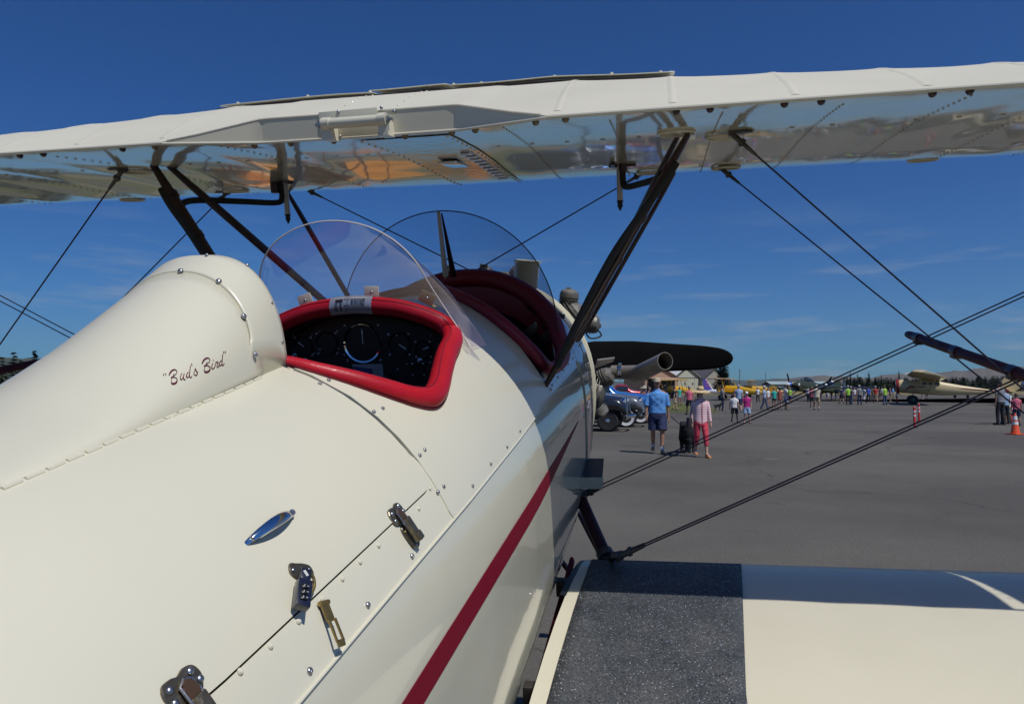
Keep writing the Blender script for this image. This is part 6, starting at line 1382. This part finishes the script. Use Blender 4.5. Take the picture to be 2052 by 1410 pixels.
p = gnd(1402, 800); pt = aeroplane('parked_aeroplane', Vector((p.x+6.8, p.y+6, 0)), R_(30), 'aircraft with a purple and white swept tail behind the sun hat', ('white', 0), smf, [(.1, .75, 1.4, 9, 1., .03, 0)], [([(-4.2, 1.1), (-5.9, 2.9), (-6.5, 2.9), (-6.2, 1.0)], 'v'), tl[1]], (.6, 1.1, .25), tailcol=('purple', (.09, .06, .34)))
b = B(); b.rings([[Vector((x, d, z)) for x, z in ((-4.15, 1.12), (-5.85, 2.92), (-6.02, 2.92), (-4.5, 1.12))] for d in (-.05, .05)]); b.build('fin_edge', wht, pt, flat=True)
for z in (1.7, 2.1, 2.5): b = B(); b.rings([[Vector((x, d, zz)) for x, zz in ((-4.9-(z-1.6)*.7, z), (-6.0, z+.25), (-6.0, z+.33), (-4.9-(z-1.6)*.7, z+.1))] for d in (-.052, .052)]); b.build('tail_flash', mat('flash_orange', (.6, .12, .12), .4), pt, flat=True)
# olive fighter with blue and white spinner, nose to the left and up
OL = ('olive', (.045, .052, .024)); ff_ = [(2.6, .26, 1.75, 2.3), (2.2, .42, 1.55, 2.5), (1.2, .46, 1.35, 2.6), (0, .48, 1.1, 2.5), (-1, .46, 1.0, 2.45), (-2.6, .38, .95, 2.1), (-4.4, .24, .95, 1.7), (-6.2, .08, .95, 1.25)]
p = gnd(1614, 803); fgt = aeroplane('fighter_aeroplane', Vector((p.x, p.y, 0)), R_(180+28), 'olive green fighter aircraft with blue and white spinner and one blade upright', OL, ff_, [(.3, 1.25, 2.3, 11.2, 1., .09, 1)], [([(-5.0, 1.3), (-5.5, 2.5), (-6.1, 2.7), (-6.6, 2.3), (-6.6, 1.0)], 'v'), ([(-5.0, 0, 1.35), (-5.4, 1.9, 1.35), (-6.1, 1.9, 1.35), (-6.1, -1.9, 1.35), (-5.4, -1.9, 1.35)], 'h')], (1.1, 1.7, .40), spinner=[('blue', (.05, .12, .5), 0, .28, .30, .22), ('white', (.75, .75, .75), .28, .62, .22, .001)], prop=-.25)
b = B(); b.rings([sring(x, hw, 2.2, z1, 2.2) for x, hw, z1 in ((.9, .1, 2.45), (.5, .28, 2.8), (-.2, .32, 2.95), (-1.1, .24, 2.75), (-1.6, .1, 2.4))]); b.build('canopy', mat('car_glass', 0), fgt)
for s in (1, -1): b = B(); b.lathe([(.16, 0), (.16, .02), (.001, .02)], (1.6, s*.455, 2.05), (0, s, 0), 16); b.build('round_emblem', wht, fgt)
p = gnd(1668, 799.5); dk = aeroplane('fighter_aeroplane', Vector((p.x, p.y, 0)), R_(180+50), 'dark blue fighter aircraft with white cowling panel right of the olive one', ('midnight', (.012, .014, .026)), ff_, [(.3, 1.35, 2.5, 11.8, 1., .05, 1)], [([(-5.0, 1.3), (-5.5, 2.5), (-6.1, 2.7), (-6.6, 2.3), (-6.6, 1.0)], 'v'), ([(-5.0, 0, 1.35), (-5.4, 1.9, 1.35), (-6.1, 1.9, 1.35), (-6.1, -1.9, 1.35), (-5.4, -1.9, 1.35)], 'h')], (1.1, 1.7, .40), spinner=[('dark', (.02, .02, .02), 0, .2, .22, .2), ('white', 0, .2, .5, .2, .001)], prop=.6)
b = B(); b.rings([sring(x, hw, 2.1, z1, 2.2) for x, hw, z1 in ((1.2, .2, 2.62), (.7, .36, 2.72), (.2, .30, 2.66))]); b.build('white_panel', wht, dk)

# ------------------------------------------------------------------ hangars
def hangar(p, w, l, h, rise, rz, wallc, roofc, label, door='closed', awning=False):
    t = empty('hangar', (p.x, p.y, 0), rz, label, 'hangar', 'hangars by the apron')
    wm = mat('hangar_wall_'+wallc[0], wallc[1], .7, bump=.3, bscale=.8); rm = mat('hangar_roof_'+roofc[0], roofc[1], .55, bump=.2, bscale=1.5)
    # gable front at x = 0 facing +x, building runs back along -x
    b = B(); pr = [(-w/2, 0), (w/2, 0), (w/2, h), (0, h+rise), (-w/2, h)]
    b.rings([[Vector((x, y, z)) for y, z in pr] for x in (-l, 0)]); b.build('wall', wm, t, flat=True)
    for s in (1, -1):
        b = B(); b.rings([[Vector((x, s*y, z)) for y, z in ((-.05, h+rise+.06), (w/2+.35, h-.35*rise/(w/2)+.06), (w/2+.35, h-.35*rise/(w/2)+.20), (-.05, h+rise+.20))] for x in (-l-.3, .4)]); b.build('roof', rm, t, flat=True)
        b = B(); b.rings([[Vector((x, s*y, z)) for y, z in ((0, h+rise-.12), (w/2+.36, h-.35*rise/(w/2)-.12), (w/2+.36, h-.35*rise/(w/2)+.08), (0, h+rise+.08))] for x in (.40, .46)]); b.build('bargeboard', mat('trim_dark', (.10, .09, .08), .6), t, flat=True)
    b = B(); b.box((.03, 0, h-.05), (.08, w*.98, .14)); b.build('door_track', mat('trim_dark', 0), t, flat=True)
    if door == 'open':
        b = B(); b.box((.03, 0, h*.45), (.05, w*.8, h*.9)); b.build('door_opening', M['seamdark'], t, flat=True)  # dark slab on the solid wall, painted for the shade inside
        b = B(); b.box((1.9, 0, h-.25), (3.6, w*.84, .16), Matrix.Rotation(.12, 3, 'Y')); b.build('lifted_door', wm, t, flat=True)
    else:
        n = 6
        for i in range(n): b = B(); b.box((.04+.03*(i % 2), -w/2*.9+w*.9*(i+.5)/n, h*.48), (.05, w*.9/n*.96, h*.93)); b.build('door_panel', wm, t, flat=True)
        for i in range(0, n, 2):
            b = B(); b.box((.10, -w/2*.9+w*.9*(i+.5)/n, h*.62), (.03, .5, .5)); b.build('door_window', mat('car_glass', 0), t, flat=True)
def bpt(x, Y): q = far(x, 777, Y); return Vector((q.x, q.y, 0))
hangar(bpt(1376, 196), 10, 13, 4.4, 3.0, R_(-58), ('cream', (.46, .45, .35)), ('white', (.62, .62, .60)), 'cream hangar with white metal roof, middle of the three')
hangar(bpt(1432, 200), 9.5, 11, 4.2, 3.0, R_(-58), ('greige', (.33, .31, .26)), ('slate', (.085, .08, .082)), 'greige hangar with dark slate roof, nearest the big pine')
hangar(bpt(1326, 170), 10, 8, 4.0, 2.3, R_(-62), ('tan', (.40, .26, .17)), ('tan', (.36, .30, .23)), 'tan hangar with its door raised as an awning', 'open')
p = bpt(1595, 330); t = empty('metal_shed', p, 0, 'long pale green metal shed behind the fighter aircraft', 'building')
b = B(); b.box((0, 0, 1.6), (27, 12, 3.2)); b.build('wall', mat('shed_green', (.20, .27, .26), .6), t, flat=True); b = B(); b.rings([[Vector((x, y, z)) for y, z in ((-6.4, 3.15), (0, 4.4), (6.4, 3.15), (6.4, 3.3), (0, 4.6), (-6.4, 3.3))] for x in (-13.8, 13.8)]); b.build('roof', mat('shed_roof', (.34, .42, .42), .5), t, flat=True)
for i in range(5): b = B(); b.box((-10.5+i*5.2, -6.03, 1.4), (4.2, .06, 2.6)); b.build('shed_door', mat('shed_door', (.14, .19, .19), .6), t, flat=True)
for x, y0, y1, Y in ((1482, 740, 780, 240), (1534, 746, 780, 330)):
    a = far(x, y0, Y); b = B(); b.tube([(a.x, a.y, 0), (a.x, a.y, a.z)], .12, n=6); b.box((a.x, a.y, a.z-.6), (.9, .1, .1)); tag(b.build('mast', mat('mast_grey', (.12, .13, .15), .6)), 'thin grey mast beyond the big pine' if x < 1500 else 'faint distant mast left of the fighter propeller', 'mast')

# ------------------------------------------------------------------ trees
def crown_mesh(seed, H=10., R0=1.9, tiers=15, per=44, dens=1.):
    rnd = random.Random(seed); b = B()
    for i in range(tiers):
        k = i/(tiers-1); z = H*(.14+.84*k); rr = R0*(1-k)**.85*rnd.uniform(.72, 1.15)+.10; nbr = max(4, int((11-7*k)*dens)); a0 = rnd.uniform(0, 6.28)
        for j in range(nbr):
            a = a0+2*pi*j/nbr+rnd.uniform(-.25, .25); L_ = rr*rnd.uniform(.65, 1.12)
            if rnd.random() < .06: continue
            for q in range(max(3, int(per/6*(L_/R0)+3))):
                s = rnd.uniform(.15, 1)*L_; w = .30*(1-s/L_*.6)*rnd.uniform(.6, 1.3); c = Vector((cos(a)*s, sin(a)*s, z-s*.22+rnd.uniform(-.18, .16))); c += Vector((rnd.uniform(-w, w), rnd.uniform(-w, w), 0))*.8
                d = Vector((cos(a+rnd.uniform(-.8, .8)), sin(a+rnd.uniform(-.8, .8)), rnd.uniform(-.5, .2))).normalized(); e = d.cross(Vector((rnd.uniform(-.4, .4), rnd.uniform(-.4, .4), 1))).normalized(); sz = rnd.uniform(.34, .72)
                vs = [b.bm.verts.new(c+d*sz*.8), b.bm.verts.new(c+e*sz*.5), b.bm.verts.new(c-d*sz*.7), b.bm.verts.new(c-e*sz*.5+Vector((0, 0, .06)))]; b.bm.faces.new(vs)
    me = bpy.data.meshes.new('crown'); b.bm.to_mesh(me); b.bm.free(); return me
fol = mat('needles_dark', (.022, .040, .016), .7, var=.55, vscale=.9); fol2 = mat('needles_mid', (.035, .055, .018), .7, var=.5, vscale=.9); bark = mat('bark', (.07, .045, .03), .9)
CRN = [crown_mesh(s, R0=r, tiers=tt_, dens=dn) for s, r, tt_, dn in ((1, 1.7, 16, 1.), (2, 2.2, 14, 1.1), (3, 1.5, 17, .9), (4, 2.5, 13, 1.2))]
for i, c in enumerate(CRN): c.materials.append((fol, fol2)[i % 2])
b = B(); b.tube([(0, 0, 0), (.03, 0, 4), (0, .02, 9.4)], [.26, .16, .03], n=8); TR = b.mesh('trunk', bark)
def tree(p, H, k, label, group, wsc=1., rz=0):
    t = empty('pine_tree', p, rz, label, 'tree', group); t.scale = (H/10*wsc, H/10*wsc, H/10); a = link('crown', CRN[k], t); c = link('trunk', TR, t); return t
def treeat(x, ytop, Y, k, label, group, wsc=1.): q = far(x, ytop, Y); tree(Vector((q.x, q.y, 0)), q.z, k, label, group, wsc, random.uniform(0, 6))
bigc = crown_mesh(11, R0=2.3, tiers=22, per=70, dens=1.4); bigc.materials.append(fol); CRN.append(bigc)
treeat(1449, 716, 185, 4, 'tall dark pine standing right of the hangars', 'single pines', 1.45)
for x, yt, Y, k, lab in ((28, 706, 95, 1, 'broad pine at the left edge behind the fuselage'), (70, 703, 88, 2, 'slim pine topmost beside the fuselage at the left'), (5, 716, 90, 3, 'low bushy pine at the left frame edge'), (42, 722, 100, 3, 'small pine between the two left ones')): treeat(x, yt, Y, k, lab, 'pines at the left edge', 1.3)
for x, yt, k, lab in ((1704, 746, 0, 'pine with pointed top above the lime vest in the tree line'), (1718, 750, 2, 'slim pine right of the pointed one above the crowd'), (1741, 745, 0, 'tallest pine in the tree line above the royal blue shirt'), (1801, 744, 2, 'slender spire pine left of the cream cowling'), (1766, 751, 0, 'middling pine above the red shirt')): treeat(x, yt, 300, k, lab, 'pines standing out of the tree line', .9)
rnd = random.Random(8)
for i in range(180):
    x = 1655+i*2.4+rnd.uniform(-3, 3); Y = rnd.uniform(300, 380); yt = rnd.uniform(755, 765) if x > 1690 else rnd.uniform(763, 770)
    if x > 1960: yt -= 3
    treeat(x, yt, Y, rnd.choice((0, 1, 2, 3, 3)), 'dark green pine merging into the long tree line beyond the field', 'pines of the long tree line', 2.2)
for i in range(70):
    x = -500+i*9.5+rnd.uniform(-5, 5)
    if 0 < x < 90: continue
    treeat(x, rnd.uniform(722, 745), rnd.uniform(110, 170), rnd.choice((0, 1, 2, 3)), 'green pine in the belt beyond the left side of the field', 'pines of the left belt', 1.3)
for i in range(26):
    x = 1535+i*4.6+rnd.uniform(-2, 2); treeat(x, rnd.uniform(768, 772), 420, 3, 'low dark tree far behind the pale green shed', 'far low trees', 1.8)
for i in range(16):
    x = 1462+i*4.2+rnd.uniform(-2, 2); treeat(x, rnd.uniform(772, 775), 520, 3, 'low scrub tree at the foot of the far hills', 'far scrub trees', 2.4)

# ------------------------------------------------------------------ summer haze over the field
b = B(); b.box((0, 2500, 340), (17000, 12000, 682)); hz = b.build('haze', None) if False else None
me = b.mesh('haze', mat('haze_air', (1, 1, 1))) ; ho = link('haze', me); ho['kind'] = 'stuff'
hm = bpy.data.materials.new('haze_air_volume'); hm.use_nodes = True; ht = hm.node_tree; ht.nodes.clear(); oo = ht.nodes.new('ShaderNodeOutputMaterial'); pvn = ht.nodes.new('ShaderNodeVolumePrincipled')
pvn.inputs['Density'].default_value = 5e-5; pvn.inputs['Color'].default_value = (.72, .84, 1, 1); pvn.inputs['Anisotropy'].default_value = .2; ht.links.new(pvn.outputs[0], oo.inputs['Volume'])
me.materials.clear(); me.materials.append(hm)
# ------------------------------------------------------------------ tidy
for o in bpy.data.objects:
    if '_pl' in o: del o['_pl']
print('objects', len(bpy.data.objects), 'tris', sum(len(m.loop_triangles) if not m.calc_loop_triangles() else 0 for m in bpy.data.meshes))
